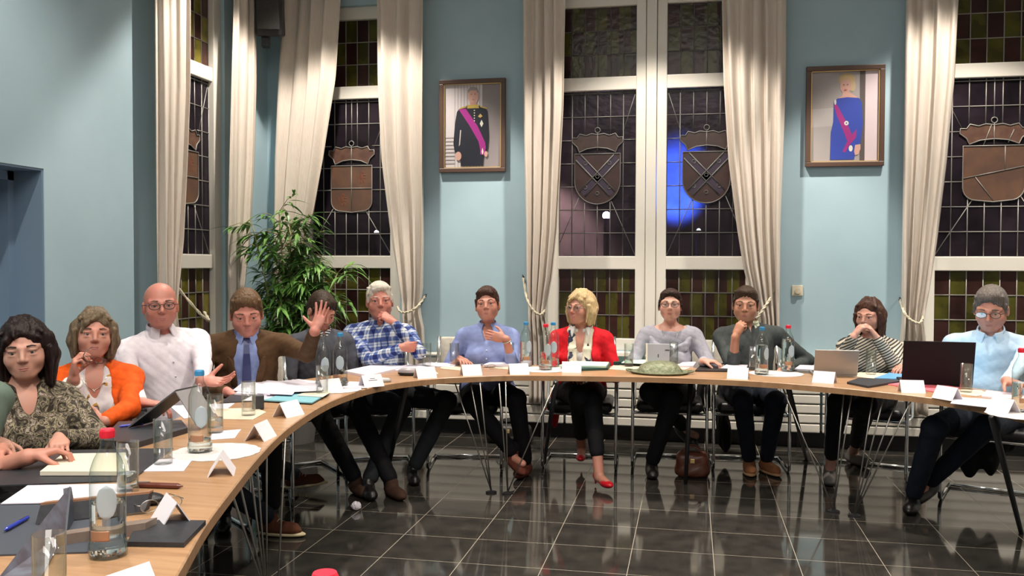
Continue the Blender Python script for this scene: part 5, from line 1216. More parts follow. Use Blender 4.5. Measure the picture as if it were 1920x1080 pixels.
# chair: chrome cantilever frame with arms, black seat, pale back
M_seat = mat('black_seat_leather', (.015, .015, .018), .38); M_back = cloth('cream_chair_back', (.62, .58, .50))
def chair_proto():
    t = empty('office_chair', (0, 0, 0), 0, 'x', 'chair', 'chrome framed armchairs around the table')
    m = MB(); m.box((0, 0, .445), (.46, .44, .075), bev=.03); m.build('seat', M_seat, t, smooth=True)
    m = MB(); m.box((0, .235, .72), (.45, .035, .34), bev=.015, M=Matrix.Rotation(math.radians(-8), 3, 'X')); m.v = [(x, y+.10*(z if False else 0)+.1, z) for x, y, z in m.v]; m.build('backrest', M_back, t, smooth=True)
    for s_ in (-1, 1):
        x = s_*.255
        P_ = [(x*.98, .26, .012), (x, .1, .012), (x, -.16, .012), (x, -.205, .03), (x, -.215, .08), (x, -.20, .40), (x, -.19, .60), (x, -.165, .655), (x, -.12, .672), (x, .10, .672), (x, .20, .68), (x*.92, .245, .72), (x*.88, .275, .90)]
        m = MB(); m.tube(P_, .0115, 10); m.build('side_frame', M_chrome, t, smooth=True)
        m = MB(); m.box((x, .0, .690), (.04, .22, .02), bev=.006); m.build('armrest', M_black, t)
    for P_ in ([(-.25, .26, .012), (.25, .26, .012)], [(-.255, -.195, .40), (.255, -.195, .40)], [(-.255, .10, .40), (.255, .10, .40)]):
        m = MB(); m.tube(P_, .0110, 10); m.build('crossbar', M_chrome, t, smooth=True)
    for s_ in (-1, 1): m = MB(); m.tube([(s_*.255, -.195, .40), (s_*.255, .10, .40), (s_*.25, .25, .70)], .0105, 8); m.build('seat_rail', M_chrome, t, smooth=True)
    return t
CH = []
def seat_chair(c, lab, back=.03, rz=None, dx=0):
    a = math.atan2(c['f'][0], -c['f'][1]) if rz is None else rz; p = c['P']-c['f']*back+c['Lf']*dx
    if not CH: CH.append(chair_proto()); o = CH[0]; o.location = (p[0], p[1], 0); o.rotation_euler = (0, 0, a); o['label'] = lab; return o
    return copy_tree(CH[0], (p[0], p[1], 0), a, lab)

def handbag(q, col, lab, w_=.24, h_=.17, d_=.14, rz=0):
    t = empty('handbag', (q[0], q[1], 0), 0, lab, 'handbag'); lm = noisemat('bag_leather', col, tuple(c*.6 for c in col), (12, 12, 12), .45)
    I3 = np.eye(3); c = V3(q[0], q[1], h_*.5)
    sculpt('bag_body', [('box', c, (w_/2, d_/2, h_/2), I3, .045, .03, 1), ('ell', c-V3(0, 0, h_*.25), (w_*.53, d_*.56, h_*.3), I3, .03, 1), ('ell', c+V3(0, 0, h_*.62), (w_*.35, d_*.2, h_*.22), I3, .02, -1)], .005, lm, t, (.004, .06, 4, (1, 1, 1), 6))
    for s in (-1, 1): m = MB(); m.tube([(w_*.28*math.cos(a_), s*.035, h_*.90+.055*math.sin(a_)) for a_ in np.linspace(0, PI, 11)], .006, 7); m.build('handle', lm, t, smooth=True)
    m = MB(); m.box((0, -d_*.52, h_*.70), (.03, .012, .03), bev=.003); m.build('clasp', M_gold, t)
handbag(onz(1298, 893, 0), (.12, .035, .018), 'brown leather handbag on the floor beside the woman in grey', .22, .17)
handbag(onz(955, 830, 0), (.015, .012, .012), 'black bag with gold clasp on the floor behind the woman in blue', .36, .15, .14)
# ================================================================== the people at the table
def garment(c, name, i, mt, cuts=(), zlo=None, wr=(.002, .08, 5, (1, 1, .7), 6), h=.006):
    return sculpt(name, c['torso'](i)+list(cuts), h, mt, c['t'], wr)
def collar(c, mt, up=.050, Rr=.062, spread=.036, name='collar', drop=.0, stripe=None):
    R, nb, U, Fv, Lv = c['R'], c['nb'], c['U'], c['Fv'], c['Lv']
    k = .35; U2 = nrm(U+Fv*k); F2 = nrm(Fv-U*k); RT = [Lv, F2, U2]; ce = nb+U*(up-drop)+Fv*.004
    Q = [('tor', ce, Rr, .0065, RT, 3.0, 0, 1), ('box', ce+F2*Rr, (.016, .04, .04), RT, .002, .004, -1)]
    for s in (-1, 1):
        n = nrm(Fv*.80+U*.35+Lv*s*.55); a = nrm(-U*.75+Fv*.30+Lv*s*.30); b = np.cross(n, a); a = np.cross(b, n)
        Q.append(('box', ce+Fv*(Rr*.78+.016)+Lv*s*(spread+.004)-U*.030, (.024, .040, .0045), [b, a, n], .003, .006, 1))
    return sculpt(name, Q, .0035, mt, c['t'])
def buttons(c, mt, n=4, z0=.75, z1=.25, off=.128, x=0.):
    m = MB()
    for k in range(n):
        z = z0+(z1-z0)*k/max(n-1, 1); p = c['P']+(c['S']-c['P'])*z+c['Fv']*off+c['Lv']*x; m.sphere(Vector(p), .0055, 8)
    m.build('buttons', mt, c['t'], world=True, smooth=True)
def on_surface(c, u, z, off=.0, i=.006):
    """point on the front of the chest: u sideways metres, z along the spine 0..1"""
    P0 = c['P']+(c['S']-c['P'])*z+c['Lv']*u; fw = .098*(.5+.5*c['fat']) if c['fem'] else .110*(.5+.5*c['fat'])
    return P0+c['Fv']*(fw+i+.012+off)
from mathutils.bvhtree import BVHTree
def on_mesh(c, o, pts, off=.003):
    me = o.data; k = Vector(wloc(c['t'])); bv = BVHTree.FromPolygons([v.co+k for v in me.vertices], [tuple(p.vertices) for p in me.polygons]); out = []
    for u, z in pts:
        q = Vector(c['P']+(c['S']-c['P'])*z+c['Lv']*u+c['Fv']*.45); h_ = bv.ray_cast(q, Vector(-c['Fv']))[0]
        out.append((h_ if h_ is not None else Vector(on_surface(c, u, z)))+Vector(c['Fv'])*off)
    return out
def band(c, name, pts, wd, th, mt):
    """flat strap following points (world), facing the person's front"""
    m = MB(); vs = []; F_ = Vector(c['Fv']); P = [Vector(p) for p in pts]
    for i, p in enumerate(P):
        d = (P[min(i+1, len(P)-1)]-P[max(i-1, 0)]).normalized(); s = d.cross(F_).normalized(); w_ = wd[i] if isinstance(wd, (list, tuple)) else wd
        vs += [p-s*w_/2, p+s*w_/2, p+s*w_/2+F_*th, p-s*w_/2+F_*th]
    fs = []
    for i in range(len(P)-1):
        for k in range(4): fs.append((i*4+k, i*4+(k+1) % 4, i*4+4+(k+1) % 4, i*4+4+k))
    fs += [(0, 1, 2, 3), tuple(len(vs)-4+k for k in (3, 2, 1, 0))]; m.add(vs, fs); return m.build(name, mt, c['t'], world=True)
def plaidmat():
    m = mat('blue_plaid', (.5, .5, .5), .8, spec=.2); b = m.node_tree.nodes['Principled BSDF']; t = N(m, 'ShaderNodeSeparateXYZ'); L(m, coords(m, (1, 1, 1), rot=(.12, .15, .5)), t.inputs[0])
    def st(o, per, duty, ph=0):
        a = N(m, 'ShaderNodeMath', operation='MULTIPLY_ADD'); L(m, o, a.inputs[0]); a.inputs[1].default_value = 1/per; a.inputs[2].default_value = ph
        f_ = N(m, 'ShaderNodeMath', operation='FRACT'); L(m, a.outputs[0], f_.inputs[0]); g = N(m, 'ShaderNodeMath', operation='LESS_THAN'); L(m, f_.outputs[0], g.inputs[0]); g.inputs[1].default_value = duty; return g.outputs[0]
    def add(a, b_, w_=1.): q = N(m, 'ShaderNodeMath', operation='MULTIPLY_ADD'); L(m, b_, q.inputs[0]); q.inputs[1].default_value = w_; L(m, a, q.inputs[2]); return q.outputs[0]
    s = add(add(add(add(st(t.outputs[0], .062, .5), st(t.outputs[2], .062, .5)), st(t.outputs[0], .062, .10, .30), .6), st(t.outputs[2], .062, .10, .30), .6), st(t.outputs[1], .062, .5), .5)
    d = N(m, 'ShaderNodeMath', operation='DIVIDE'); L(m, s, d.inputs[0]); d.inputs[1].default_value = 3.2
    L(m, ramp(m, d.outputs[0], [(0, (.60, .63, .66)), (.22, (.40, .45, .52)), (.42, (.08, .13, .34)), (.75, (.015, .025, .12))]), b.inputs['Base Color']); return m
def stripemat(name, c1, c2, per, rot, duty=.5):
    m = mat(name, c1, .8, spec=.2); b = m.node_tree.nodes['Principled BSDF']; t = N(m, 'ShaderNodeSeparateXYZ'); L(m, coords(m, (1, 1, 1), rot=rot), t.inputs[0])
    a = N(m, 'ShaderNodeMath', operation='MULTIPLY'); L(m, t.outputs[2], a.inputs[0]); a.inputs[1].default_value = 1/per; f_ = N(m, 'ShaderNodeMath', operation='FRACT'); L(m, a.outputs[0], f_.inputs[0])
    L(m, ramp(m, f_.outputs[0], [(0, c1), (duty, c2)], 'CONSTANT'), b.inputs['Base Color']); return m
def blobmat(name, stops, scale, dist=1.5, kind='CONSTANT', detail=2):
    m = mat(name, stops[0][1], .8, spec=.2); b = m.node_tree.nodes['Principled BSDF']; n = N(m, 'ShaderNodeTexNoise'); n.inputs['Scale'].default_value = scale; n.inputs['Detail'].default_value = detail; n.inputs['Distortion'].default_value = dist
    L(m, coords(m), n.inputs['Vector']); L(m, ramp(m, n.outputs['Fac'], stops, kind), b.inputs['Base Color']); return m
SK = {k: skinmat('skin_'+k, v) for k, v in dict(rosy=(.52, .245, .18), fair=(.57, .31, .235), ruddy=(.50, .215, .165), tan=(.49, .25, .16)).items()}
def floorp(x, y, z=.085): p = onz(x, y, z); return V3(p[0], p[1], z)
M_rimd = mat('dark_spectacle_frame', (.02, .018, .02), .3); M_rims = mat('thin_metal_frame', (.35, .30, .26), .3, .8)
M_jewel = mat('silver_jewel', (.8, .78, .72), .2, 1)
def up3(x=0, y=0, z=1): return cR*x+cU*z+cF*y    # x right, y away, z up as the photographer sees it
# 0: left edge, mostly outside the picture
green = cloth('grey_green_jersey', (.13, .18, .15))
c0 = person('person in a grey green top with forearms on the table at the left edge', (-118, 640), 3.0, hy=20, ty=15, skin=SK['rosy'], hair=hairmat('grey_hair', (.30, .28, .26), (.15, .14, .13)), hairfn=hair_short(), top=green, sleeve='short', lean=.0, fat=1.12,
  arms={'L': dict(w=T(52, 882, .045), d=up3(.8, .55, .15), curl=.65, pole=up3(-.6, -.3, -.9), n=up3(.3, 0, -1), tn=.6, tl=.5), 'R': dict(w=T(2, 868, .045), d=up3(.25, -.9, .05), curl=.4, pole=up3(-.8, .3, -.5), n=(0, 0, -1))})
seat_chair(c0, 'armchair of the person in the grey green top at the left edge')
# 1: dark haired woman
pat = blobmat('brown_paisley', [(0, (.035, .028, .022)), (.42, (.10, .085, .06)), (.48, (.30, .26, .17)), (.52, (.06, .05, .04)), (.58, (.22, .17, .14)), (.64, (.40, .36, .28)), (.68, (.05, .045, .03))], 18, 2.0)
c1 = person('dark haired woman in a brown patterned blouse, frowning, at the left', (46, 655), 3.55, hy=-6, hp=-4, hr=4, ty=12, lean=.02, sex='f', fat=1.18, hfat=1.10, skin=SK['fair'], hair=hairmat('dark_brown_hair', (.012, .008, .009), (.035, .020, .018), .35),
  hairfn=hair_bob(.150, .014, bang=1, part=-.03, bangx=-.050), top=pat, neck='vee', topname='blouse', h=.0042, brow=(.03, .02, .02),
  arms={'L': dict(w=T(112, 842, .04), d=up3(.3, -.6, -.1), curl=.8, pole=up3(.9, .2, -.7), n=(0, 0, -1), tn=.8), 'R': dict(w=T(-10, 850, .045), d=up3(.5, -.5, 0), curl=.5, pole=up3(-.8, 0, -.6))})
seat_chair(c1, 'armchair of the dark haired woman at the left')
# 2: orange cardigan
floral = blobmat('floral_print', [(0, (.62, .58, .60)), (.50, (.66, .62, .62)), (.58, (.42, .25, .06)), (.63, (.10, .05, .08)), (.68, (.45, .40, .45))], 16, 1.0)
orange = cloth('orange_knit', (.74, .105, .008), (.60, .075, .006))
def ex2(c):
    nb, U, Fv, R = c['nb'], c['U'], c['Fv'], c['R']
    garment(c, 'blouse', -.001, floral, [('ell', nb+U*.08+Fv*.02, (.08, .08, .08), R, .006, -1), ('cap', nb+U*.04+Fv*.10, nb-U*.15+Fv*.15, .058, .010, .01, -1)])
    W_ = c['al'][-1]; ax = nrm(W_[1]-W_[2]); p = W_[2]+ax*.020; a = nrm(np.cross(ax, V3(0, 0, 1))); b = np.cross(ax, a)
    m = MB(); m.tube([Vector(p+(a*math.cos(q)+b*math.sin(q))*.033) for q in np.linspace(0, 2*PI, 21)[:-1]], .0085, 8, closed=True); m.build('white_bracelet', mat('white_band', (.75, .73, .70), .35), c['t'], world=True, smooth=True)
    m = MB(); q = [on_surface(c, u, z, .004, -.012) for u, z in ((-.052, 1.05), (-.03, .93), (0, .87), (.03, .93), (.052, 1.05))]; m.tube([Vector(v) for v in q], .0013, 6); m.sphere(Vector(q[2]-U*.004), .005, 8); m.build('necklace', M_jewel, c['t'], world=True, smooth=True)
    m = MB()
    for s in (-1, 1): m.sphere(Vector(c['hp'](s*.082, -.002, -.045)), .006, 8)
    m.build('earrings', M_jewel, c['t'], world=True, smooth=True)
c2 = person('woman in an orange cardigan holding spectacles up to her mouth', (176, 628), 4.2, hy=4, hp=7, hr=-3, ty=0, lean=.03, sex='f', fat=1.02, hfat=1.04, sw=.165, skin=SK['rosy'], hair=hairmat('ash_blonde_hair', (.26, .19, .12), (.12, .085, .055)),
  hairfn=hair_bob(.105, .008, bang=1, part=.02, bangx=-.04), top=orange, neck='open', topname='cardigan', extra=ex2, h=.0044, brow=(.10, .06, .04),
  arms={'R': dict(sl=.12, w=Wp(138, 712, 3.90), d=up3(.10, -.1, 1), n=up3(1, .5, 0), curls=[.75, 1.0, 1.1, 1.2], pole=up3(.1, -.3, -1), tn=.9, tc=.4, tl=.35), 'L': dict(w=Wp(196, 790, 3.86), d=up3(-1, -.1, .05), n=up3(0, .8, -.3), curl=.5, pole=up3(.9, -.1, -.8))}, sleeve='long')
seat_chair(c2, 'armchair of the woman in the orange cardigan', .03, dx=-.05)
# spectacles in her hand
A = Wp(152, 676, 3.86); B_ = Wp(172, 655, 3.95); C_ = Wp(163, 664, 3.9)
t = empty('spectacles', tuple(A), label='thin spectacles dangling from the raised hand of the woman in orange', cat='glasses')
m = MB(); e0 = Wp(156, 667, 3.88)
m.tube([Vector(e0), Vector(Wp(160, 659, 3.9)), Vector(Wp(168, 653, 3.95)), Vector(Wp(174, 652, 3.97))], .0016, 6)
for (x, y) in ((166, 673), (186, 676)): m.tube([Vector(Wp(x+9*math.cos(a), y+5.5*math.sin(a)+.1*9*math.cos(a), 3.90)) for a in np.linspace(0, 2*PI, 15)[:-1]], .0014, 6, closed=True)
m.tube([Vector(e0), Vector(Wp(158, 671, 3.88))], .0016, 6); m.tube([Vector(Wp(194, 677, 3.9)), Vector(Wp(198, 674, 3.97))], .0014, 6)
m.build('rims', M_rimd, t, world=True, smooth=True)
# 3: bald man
white = cloth('white_shirt', (.72, .68, .74), (.64, .60, .66))
def ex3(c): collar(c, white, spread=.045); buttons(c, mat('pearl', (.6, .58, .6), .3), 4, .8, .3, .134)
c3 = person('bald man with dark framed glasses in a white shirt leaning back', (301, 573), 4.65, hy=4, hp=2, hr=2, ty=18, lean=-.02, side=.05, sex='m', fat=1.08, skin=SK['ruddy'], top=white, neck='shirt', extra=ex3, glasses=M_rimd, h=.0044, sw=.195, brow=(.16, .11, .08), shdx=.02,
  hair=hairmat('cropped_grey_hair', (.30, .24, .20), (.42, .27, .21)), hairfn=lambda c: [c['E'](0, -.045, -.010, (.0780, .072, .062), .02), c['E'](0, .06, -.0, (.12, .10, .2), .01, -1), c['E'](0, 0, .10, (.11, .13, .09), .01, -1), c['E'](0, 0, -.15, (.12, .12, .09), .01, -1)],
  arms={'L': dict(w=Wp(378, 714, 4.35), d=up3(.9, -.1, -.05), n=up3(.1, -.5, .9), curl=.28, spread=.2, pole=up3(.3, .3, -1), tl=1.2, tn=.5, tc=.1), 'R': dict(w=T(262, 776, .05), d=up3(.9, .1, -.1), curl=.5, pole=up3(-.9, .2, -.6))},
  legs={'L': dict(k=None, a=floorp(592, 905)+V3(-.16, .06, .03), t=cR, toe=.12), 'R': dict(a=floorp(548, 975)+V3(-.12, 0, 0), t=cR*.9-cF*.2), 'sole': mat('cream_sole', (.50, .42, .26), .6), 'lace': mat('pale_lace', (.5, .4, .3), .8)}, trous=M_denim, shoes=cloth('brown_suede', (.10, .035, .018)))
seat_chair(c3, 'armchair of the bald man in the white shirt', .05, dx=.09)
# 4: brown jacket
brown = cloth('brown_jacket_wool', (.085, .045, .020), (.065, .034, .015)); bluesh = cloth('light_blue_shirt', (.22, .28, .50), (.18, .23, .44)); navy = mat('navy_silk', (.012, .02, .10), .35)
def ex4(c):
    nb, U, Fv, Lv, R = c['nb'], c['U'], c['Fv'], c['Lv'], c['R']
    sh = garment(c, 'shirt', -.001, bluesh, [('ell', nb+U*.085+Fv*.015, (.060, .060, .07), R, .006, -1)]); collar(c, bluesh, drop=.004)
    pts = on_mesh(c, sh, [(0, z) for z in (1.13, 1.07, .97, .82, .64, .46, .3)], .006)
    band(c, 'tie', pts, [.034, .028, .034, .044, .052, .058, .05], .006, navy)
    for s in (-1, 1):
        n = nrm(Fv+Lv*s*.35); a = nrm(-U+Lv*(-s)*.22); b = np.cross(n, a); a = np.cross(b, n)
        sculpt('lapel', [('ell', on_surface(c, s*.078, .74, .020), (.024, .105, .006), [b, a, n], .004, 1)], .0045, brown, c['t'])
c4 = person('man in a brown jacket with a dark blue tie raising his open hand', (462, 588), 5.15, hy=2, hp=-14, hr=2, ty=0, lean=.14, sex='m', fat=1.2, size=1.051, hfat=1.06, sw=.215, skin=SK['ruddy'], hair=hairmat('sandy_hair', (.20, .115, .055), (.10, .055, .03)), hairfn=hair_short(.014, .006, fringe=.013, sweep=1), top=brown, neck='open', opn=(.115, .095, .058), topname='jacket', extra=ex4, shoulder_drop=.165, h=.0046,
  arms={'L': dict(w=Wp(590, 622, 4.82), d=up3(.28, .45, 1), n=up3(-.35, -.9, .3), curls=[.12, .1, .12, .18], spread=.24, pole=up3(.35, .1, -1), tn=.1, tl=1.1, tc=.05), 'R': dict(w=Wp(425, 735, 4.80), d=up3(.9, -.3, -.2), curl=.4, pole=up3(-.8, .1, -.7))})
seat_chair(c4, 'armchair of the man in the brown jacket', .05)
# 5: young man behind
grey5 = cloth('grey_tee', (.075, .08, .10))
def ex5(c): collar(c, stripemat('striped_collar', (.04, .045, .06), (.60, .62, .62), .016, (.3, .4, 0), .6), up=.045, spread=.03)
c5 = person('young man in a dark grey polo with striped collar looking down, behind the raised hand', (603, 583), 5.95, hy=28, hp=-30, hr=0, ty=20, lean=.10, sex='m', size=1.0, skin=SK['rosy'], hair=hairmat('dark_hair', (.03, .018, .012), (.07, .045, .03)), hairfn=hair_short(.010, .004), top=grey5, neck='round', extra=ex5, sleeve='short', topname='polo_shirt',
  arms={'L': dict(z=.64, curl=.4), 'R': dict(z=.64, curl=.4)}, legs={'L': dict(a=floorp(735, 905, .085)), 'R': dict(a=floorp(668, 900, .085))}, shoes=cloth('dark_brown_leather', (.06, .03, .02)))
seat_chair(c5, 'armchair of the young man in the dark polo', .08, dx=-.08)
# 6: plaid shirt
plaid = plaidmat()
def ex6(c): collar(c, plaid, spread=.04)
c6 = person('white haired man in a blue and white plaid shirt resting his chin on his fist', (712, 565), 6.25, hy=3, hp=4, hr=2, ty=2, lean=-.03, sex='m', fat=1.12, size=1.061, sw=.20, skin=SK['ruddy'], hair=hairmat('white_hair', (.84, .78, .68), (.58, .54, .47)), hairfn=hair_short(.012, .007, fringe=.010, sweep=-1), top=plaid, neck='shirt', extra=ex6, brow=(.45, .40, .34),
  arms={'L': dict(w=Wp(739, 606, 6.06), d=up3(-.7, -.1, .55), n=up3(-.3, .6, -.6), curls=[.9, 1.15, 1.2, 1.2], pole=up3(.75, .1, -.9), tn=.6, tc=.2, tl=.2), 'R': dict(w=Wp(752, 652, 5.98), d=up3(.9, .25, .05), n=up3(-.2, 1, 0), curl=1.1, spread=0, tl=.15, tn=.6, tc=.5, pole=up3(-.7, -.2, -1))},
  legs={'L': dict(k=V3(*Wp(838, 752, 6.05)), a=floorp(775, 878)), 'R': dict(k=V3(*Wp(752, 765, 5.95)), a=floorp(690, 905), t=up3(.3, -.9, 0))}, trous=cloth('dark_slacks', (.022, .026, .030)))
seat_chair(c6, 'cream backed armchair of the white haired man in plaid', .07, dx=-.03)
# 7: blue shirt woman
blue7 = cloth('periwinkle_shirt', (.24, .30, .55), (.20, .25, .48))
def ex7(c):
    collar(c, blue7, up=.040, Rr=.060, spread=.050); buttons(c, mat('pearl_button', (.7, .7, .75), .3), 4, .72, .25, .150)
    W_ = c['al'][1]; ax = nrm(W_[1]-W_[2]); p = W_[2]+ax*.012; a = nrm(np.cross(ax, V3(0, 0, 1))); b = np.cross(ax, a)
    m = MB(); m.tube([Vector(p+(a*math.cos(q)+b*math.sin(q))*.029) for q in np.linspace(0, 2*PI, 21)[:-1]], .004, 8, closed=True); m.build('wristwatch', M_steel, c['t'], world=True, smooth=True)
c7 = person('short haired woman in a blue shirt with one hand at her collar', (914, 572), 6.31, hy=-7, hp=9, hr=4, ty=-3, lean=-.02, sex='f', fat=1.16, size=1.056, sw=.175, hfat=1.03, skin=SK['rosy'], hair=hairmat('chestnut_hair', (.10, .05, .035), (.045, .022, .018)), hairfn=hair_short(.016, .005, hlz=-.004, fringe=.012, sweep=1), top=blue7, neck='vee', extra=ex7, sleeve='three', brow=(.08, .04, .03),
  arms={'L': dict(w=Wp(949, 636, 6.04), d=up3(-1, -.05, .25), n=up3(0, 1, -.1), curl=.45, pole=up3(.15, -.1, -1), tn=.3), 'R': dict(w=T(862, 686, .045), d=up3(.3, -.8, 0), curl=.4, pole=up3(-.5, .9, -.5))},
  legs={'L': dict(k=Wp(968, 748, 5.91), a=floorp(985, 868)+V3(0, .0, .0), t=up3(-.35, -.9, 0)), 'R': dict(k=Wp(885, 752, 5.91), a=floorp(962, 850, .17), t=up3(.5, -.8, 0), toe=-.4)}, shoes=cloth('reddish_brown_leather', (.13, .035, .022)))
seat_chair(c7, 'cream backed armchair of the woman in the blue shirt', .07, dx=-.15)
# 8: blonde in red
red = cloth('red_cardigan', (.66, .012, .022), (.50, .008, .016))
scarfm = blobmat('cream_scarf_with_dark_flowers', [(0, (.60, .54, .44)), (.56, (.55, .50, .40)), (.60, (.03, .035, .06)), (.70, (.06, .06, .10))], 15, .8)
def ex8(c):
    nb, U, Fv, Lv, R = c['nb'], c['U'], c['Fv'], c['Lv'], c['R']
    garment(c, 'white_blouse', -.001, cloth('white_blouse', (.66, .62, .62)), [('ell', nb+U*.08+Fv*.02, (.07, .07, .08), R, .006, -1), ('ell', nb-U*.03+Fv*.10, (.03, .06, .10), R, .03, -1)])
    Q = []
    for s in (-1, 1):
        p = [nb+Lv*s*.055+U*.045-Fv*.02, nb+Lv*s*.062+U*.015+Fv*.055, on_surface(c, s*.052, .80, .010), on_surface(c, s*.046, .55, .045), on_surface(c, s*.045, .25, .04)]
        for i in range(4): Q += [('cap', p[i]+Lv*o, p[i+1]+Lv*o, .016, .017, .012, 1) for o in (-.014, .014)]
    sculpt('scarf', Q, .0045, scarfm, c['t'], (.002, .05, 3, (1, 1, .3), 6))
    collar(c, cloth('white_collar', (.7, .68, .68)), up=.035, Rr=.072, spread=.062)
    q = on_surface(c, -.20, .05)
    sculpt('cardigan_hem', [('ell', c['P']-c['Fv']*.02-Lv*.19-U*.16, (.035, .08, .15), R, .01, 1)], .006, red, c['t'])
c8 = person('blonde woman in a bright red cardigan and printed scarf looking to the left', (1089, 578), 6.35, hy=-38, hp=4, hr=0, ty=-4, lean=.02, sex='f', fat=1.08, size=1.020, sw=.175, skin=SK['rosy'], hair=hairmat('blonde_hair', (.82, .62, .34), (.55, .38, .19)), hairfn=hair_bob(.105, .020, bang=1, part=.02, bangx=-.045, backlen=.09), top=red, neck='open', topname='cardigan', extra=ex8, glasses=M_rims, brow=(.25, .16, .08),
  arms={'L': dict(w=Wp(1122, 706, 6.10), pole=up3(.8, .8, -.5)), 'R': dict(w=Wp(1062, 706, 6.10), pole=up3(-.8, .8, -.5))},
  legs={'L': dict(k=Wp(1110, 748, 5.93), a=floorp(1123, 885, .10), t=up3(.35, -.9, 0)), 'R': dict(k=Wp(1085, 742, 5.87), a=floorp(1090, 838, .14), t=up3(-.1, -.9, 0)), 'len': .72}, shoes=mat('red_leather', (.55, .01, .02), .3), shoe_kind='pump')
seat_chair(c8, 'armchair of the blonde woman in red')
# 9: woman in grey
grey9 = cloth('light_grey_knit', (.36, .36, .42), (.30, .30, .36))
def ex9(c):
    U, Fv, Lv, R, nb = c['U'], c['Fv'], c['Lv'], c['R'], c['nb']
    ps = [c['S']-Lv*.150-U*.005+Fv*.035, on_surface(c, -.105, .82, -.01), on_surface(c, 0, .70, .0), on_surface(c, .105, .82, -.01), c['S']+Lv*.150-U*.005+Fv*.035]
    sculpt('draped_collar', [('cap', ps[i]+U*o, ps[i+1]+U*o, .019, .019, .014, 1) for i in range(4) for o in (0, -.028)], .0045, grey9, c['t'], (.003, .05, 9, (1, 1, 1), 6))
    m = MB(); q = [on_surface(c, u, z, .006, -.012) for u, z in ((-.055, 1.08), (-.045, .97), (-.02, .86), (0, .83), (.02, .86), (.045, .97), (.055, 1.08))]; m.tube([Vector(v) for v in q], .002, 6)
    for k in (2, 4): m.sphere(Vector(q[k]-U*.01), .007, 8)
    m.build('necklace', M_jewel, c['t'], world=True, smooth=True)
def hair9(c):
    E, Sp, Cp = c['E'], c['Sp'], c['Cp']
    Q = hair_short(.008, .004)(c)+[E(0, -.105, .03, (.045, .040, .045), .02)]
    for s in (-1, 1): Q += [Cp((s*.079, .02, .02), (s*.085, .012, -.055), .007, .004, .006)]
    return Q
c9 = person('woman with dark framed glasses in a draped light grey top', (1257, 573), 6.38, hy=-2, hp=7, hr=0, ty=0, lean=.0, sex='f', fat=1.05, size=1.000, sw=.172, skin=SK['fair'], hair=hairmat('dark_tied_hair', (.025, .014, .012), (.06, .032, .025)), hairfn=hair9, top=grey9, neck='wide', topname='grey_top', extra=ex9, glasses=M_rimd, bustz=.55,
  arms={'L': dict(w=T(1318, 690, .045), d=up3(.9, -.5, 0), curl=.6, pole=up3(.6, .9, -.5)), 'R': dict(w=Wp(1204, 700, 6.13), pole=up3(-.6, .9, -.5))},
  legs={'L': dict(k=Wp(1262, 745, 5.88), a=floorp(1222, 868), t=up3(-.1, -1, 0)), 'R': dict(k=Wp(1218, 735, 5.88), a=floorp(1283, 800, .26), t=up3(.45, -.7, 0), toe=-.5)}, shoes=mat('black_boot', (.015, .013, .012), .4))
seat_chair(c9, 'armchair of the woman in the grey top')
# 10: sweater man
sweat = cloth('charcoal_sweater', (.060, .070, .070), (.048, .056, .056)); chk = blobmat('green_check', [(0, (.66, .66, .58)), (.55, (.20, .25, .12))], 40, 0)
def ex10(c): collar(c, chk, up=.052, Rr=.064, spread=.044)
c10 = person('man in a charcoal sweater touching his mouth with his fist', (1398, 572), 6.35, hy=-2, hp=0, hr=-2, ty=6, lean=-.02, sex='m', fat=1.08, size=1.040, sw=.20, skin=SK['tan'], hair=hairmat('brown_hair', (.09, .055, .035), (.045, .028, .020)), hairfn=hair_short(.010, .003), top=sweat, neck='shirt', topname='sweater', extra=ex10, shdx=.03, sh_tilt=2,
  arms={'R': dict(sl=.45, w=Wp(1379, 632, 6.07), d=up3(.38, -.05, .95), n=up3(.7, .6, -.2), curls=[.9, 1.15, 1.25, 1.3], pole=up3(.12, -.2, -1), tn=.5, tc=.2, tl=.2), 'L': dict(w=Wp(1478, 690, 6.25), d=up3(-.6, -.6, -.1), pole=up3(1, .5, -.4))},
  legs={'R': dict(k=Wp(1392, 752, 5.90), a=floorp(1405, 862), t=up3(-.2, -1, 0)), 'L': dict(k=Wp(1455, 752, 5.90), a=floorp(1437, 862), t=up3(.2, -1, 0)), 'sole': mat('tan_sole', (.42, .24, .12), .6)}, trous=M_denim, shoes=cloth('tan_leather', (.30, .12, .05)))
seat_chair(c10, 'armchair of the man in the charcoal sweater')
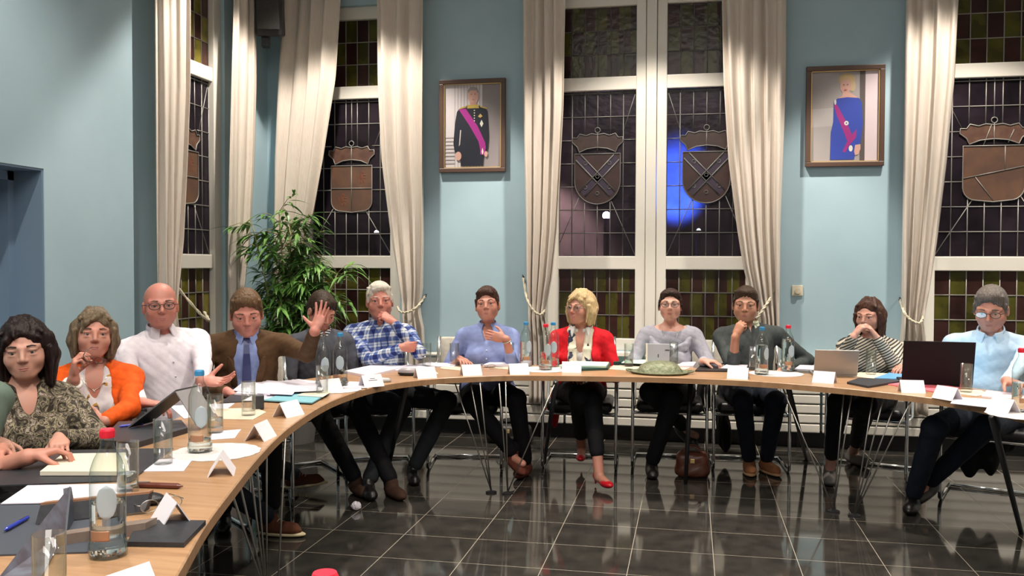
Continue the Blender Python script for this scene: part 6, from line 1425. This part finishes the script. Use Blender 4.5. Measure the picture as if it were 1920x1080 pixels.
# 11: brunette with clasped hands
strp = stripemat('black_cream_stripes', (.035, .035, .035), (.48, .43, .36), .017, (0, .55, .2), .45)
def ex11(c):
    m = MB()
    for s in (-1, 1): m.sphere(Vector(c['hp'](s*.082, .002, -.05)), .006, 8)
    m.build('earrings', M_jewel, c['t'], world=True, smooth=True)
c11 = person('brunette woman in a striped blouse with her hands clasped before her mouth', (1630, 592), 6.10, hy=-24, hp=-6, hr=0, ty=-8, lean=.04, sex='f', fat=1.02, size=0.995, sw=.165, skin=SK['fair'], hair=hairmat('dark_auburn_hair', (.055, .022, .016), (.12, .055, .035), .35), hairfn=hair_bob(.14, .004, bang=0, backlen=.12), top=strp, neck='round', topname='striped_blouse', extra=ex11, shoulder_drop=.21,
  arms={'R': dict(w=Wp(1600, 632, 5.84), d=up3(.55, .05, .75), n=up3(.7, .1, -.5), curl=.7, pole=up3(-.5, -.1, -1), tn=.4, tl=.4), 'L': dict(w=Wp(1645, 636, 5.82), d=up3(-.5, .05, .8), n=up3(-.7, .3, -.3), curl=.6, pole=up3(.6, -.1, -1), tn=.4, tl=.4)},
  legs={'R': dict(k=Wp(1572, 755, 5.65), a=floorp(1556, 880), t=up3(-.3, -.9, 0)), 'L': dict(k=Wp(1625, 758, 5.65), a=floorp(1600, 848), t=up3(.3, -.9, 0)), 'len': .75}, shoes=cloth('grey_slip_on', (.14, .13, .12)))
seat_chair(c11, 'armchair of the brunette woman in stripes')
# 12: man with glasses at the black laptop
lb = cloth('pale_blue_shirt', (.46, .60, .74), (.40, .54, .68))
def ex12(c): collar(c, lb, up=.046, Rr=.070, spread=.05)
c12 = person('grey haired man in a light blue shirt and glasses looking down at the black laptop', (1858, 580), 5.33, hy=-8, hp=-16, hr=0, ty=-4, lean=.10, sex='m', fat=1.28, size=1.040, hfat=1.08, sw=.205, skin=SK['rosy'], hair=hairmat('grey_brown_hair', (.10, .08, .075), (.22, .19, .17)), hairfn=hair_short(.015, .006), top=lb, neck='shirt', extra=ex12, sleeve='long', glasses=M_rimd, brow=(.10, .08, .07),
  arms={'R': dict(w=T(1702, 700, .05), d=up3(-.8, -.5, -.1), curl=.45, pole=up3(-.6, .4, -.8), tn=.5), 'L': dict(w=T(1880, 742, .05), d=up3(.1, -.9, -.05), curl=.4, pole=up3(.9, .2, -.6))},
  legs={'R': dict(k=Wp(1752, 802, 4.98), a=floorp(1712, 930), t=up3(-.5, -.8, 0)), 'L': dict(k=Wp(1850, 800, 4.93), a=floorp(1740, 905, .15), t=up3(-.8, -.5, 0), toe=-.3)}, trous=M_denim)
seat_chair(c12, 'armchair of the man in the light blue shirt')

# dark coats hanging from the chairs
M_coat = cloth('black_coat_wool', (.012, .012, .014))
def coat(parts, lab):
    c = np.mean([p[0] for p in parts], 0); t = empty('coat', (float(c[0]), float(c[1]), 0), label=lab, cat='coat')
    Q = [('ell', p, r, [cR, V3(-cR[1], cR[0], 0), V3(0, 0, 1)], .05, 1) for p, r in parts]
    sculpt('cloth', Q, .007, M_coat, t, (.008, .07, 11, (1.4, 1.4, .3), 6))
coat([(Wp(1318, 735, 6.62), (.05, .05, .13)), (Wp(1324, 748, 6.62), (.035, .04, .11))], 'black coat hanging from the right side of the chair of the woman in grey')
coat([(Wp(1352, 770, 6.6), (.035, .10, .22)), (Wp(1360, 815, 6.6), (.045, .10, .13))], 'black coat hanging beside the left leg of the man in the charcoal sweater')
coat([(Wp(1818, 835, 5.45), (.07, .06, .20)), (Wp(1858, 835, 5.4), (.06, .06, .19)), (Wp(1885, 800, 5.35), (.10, .06, .16))], 'black coat hanging low behind the slanting table leg at the right')
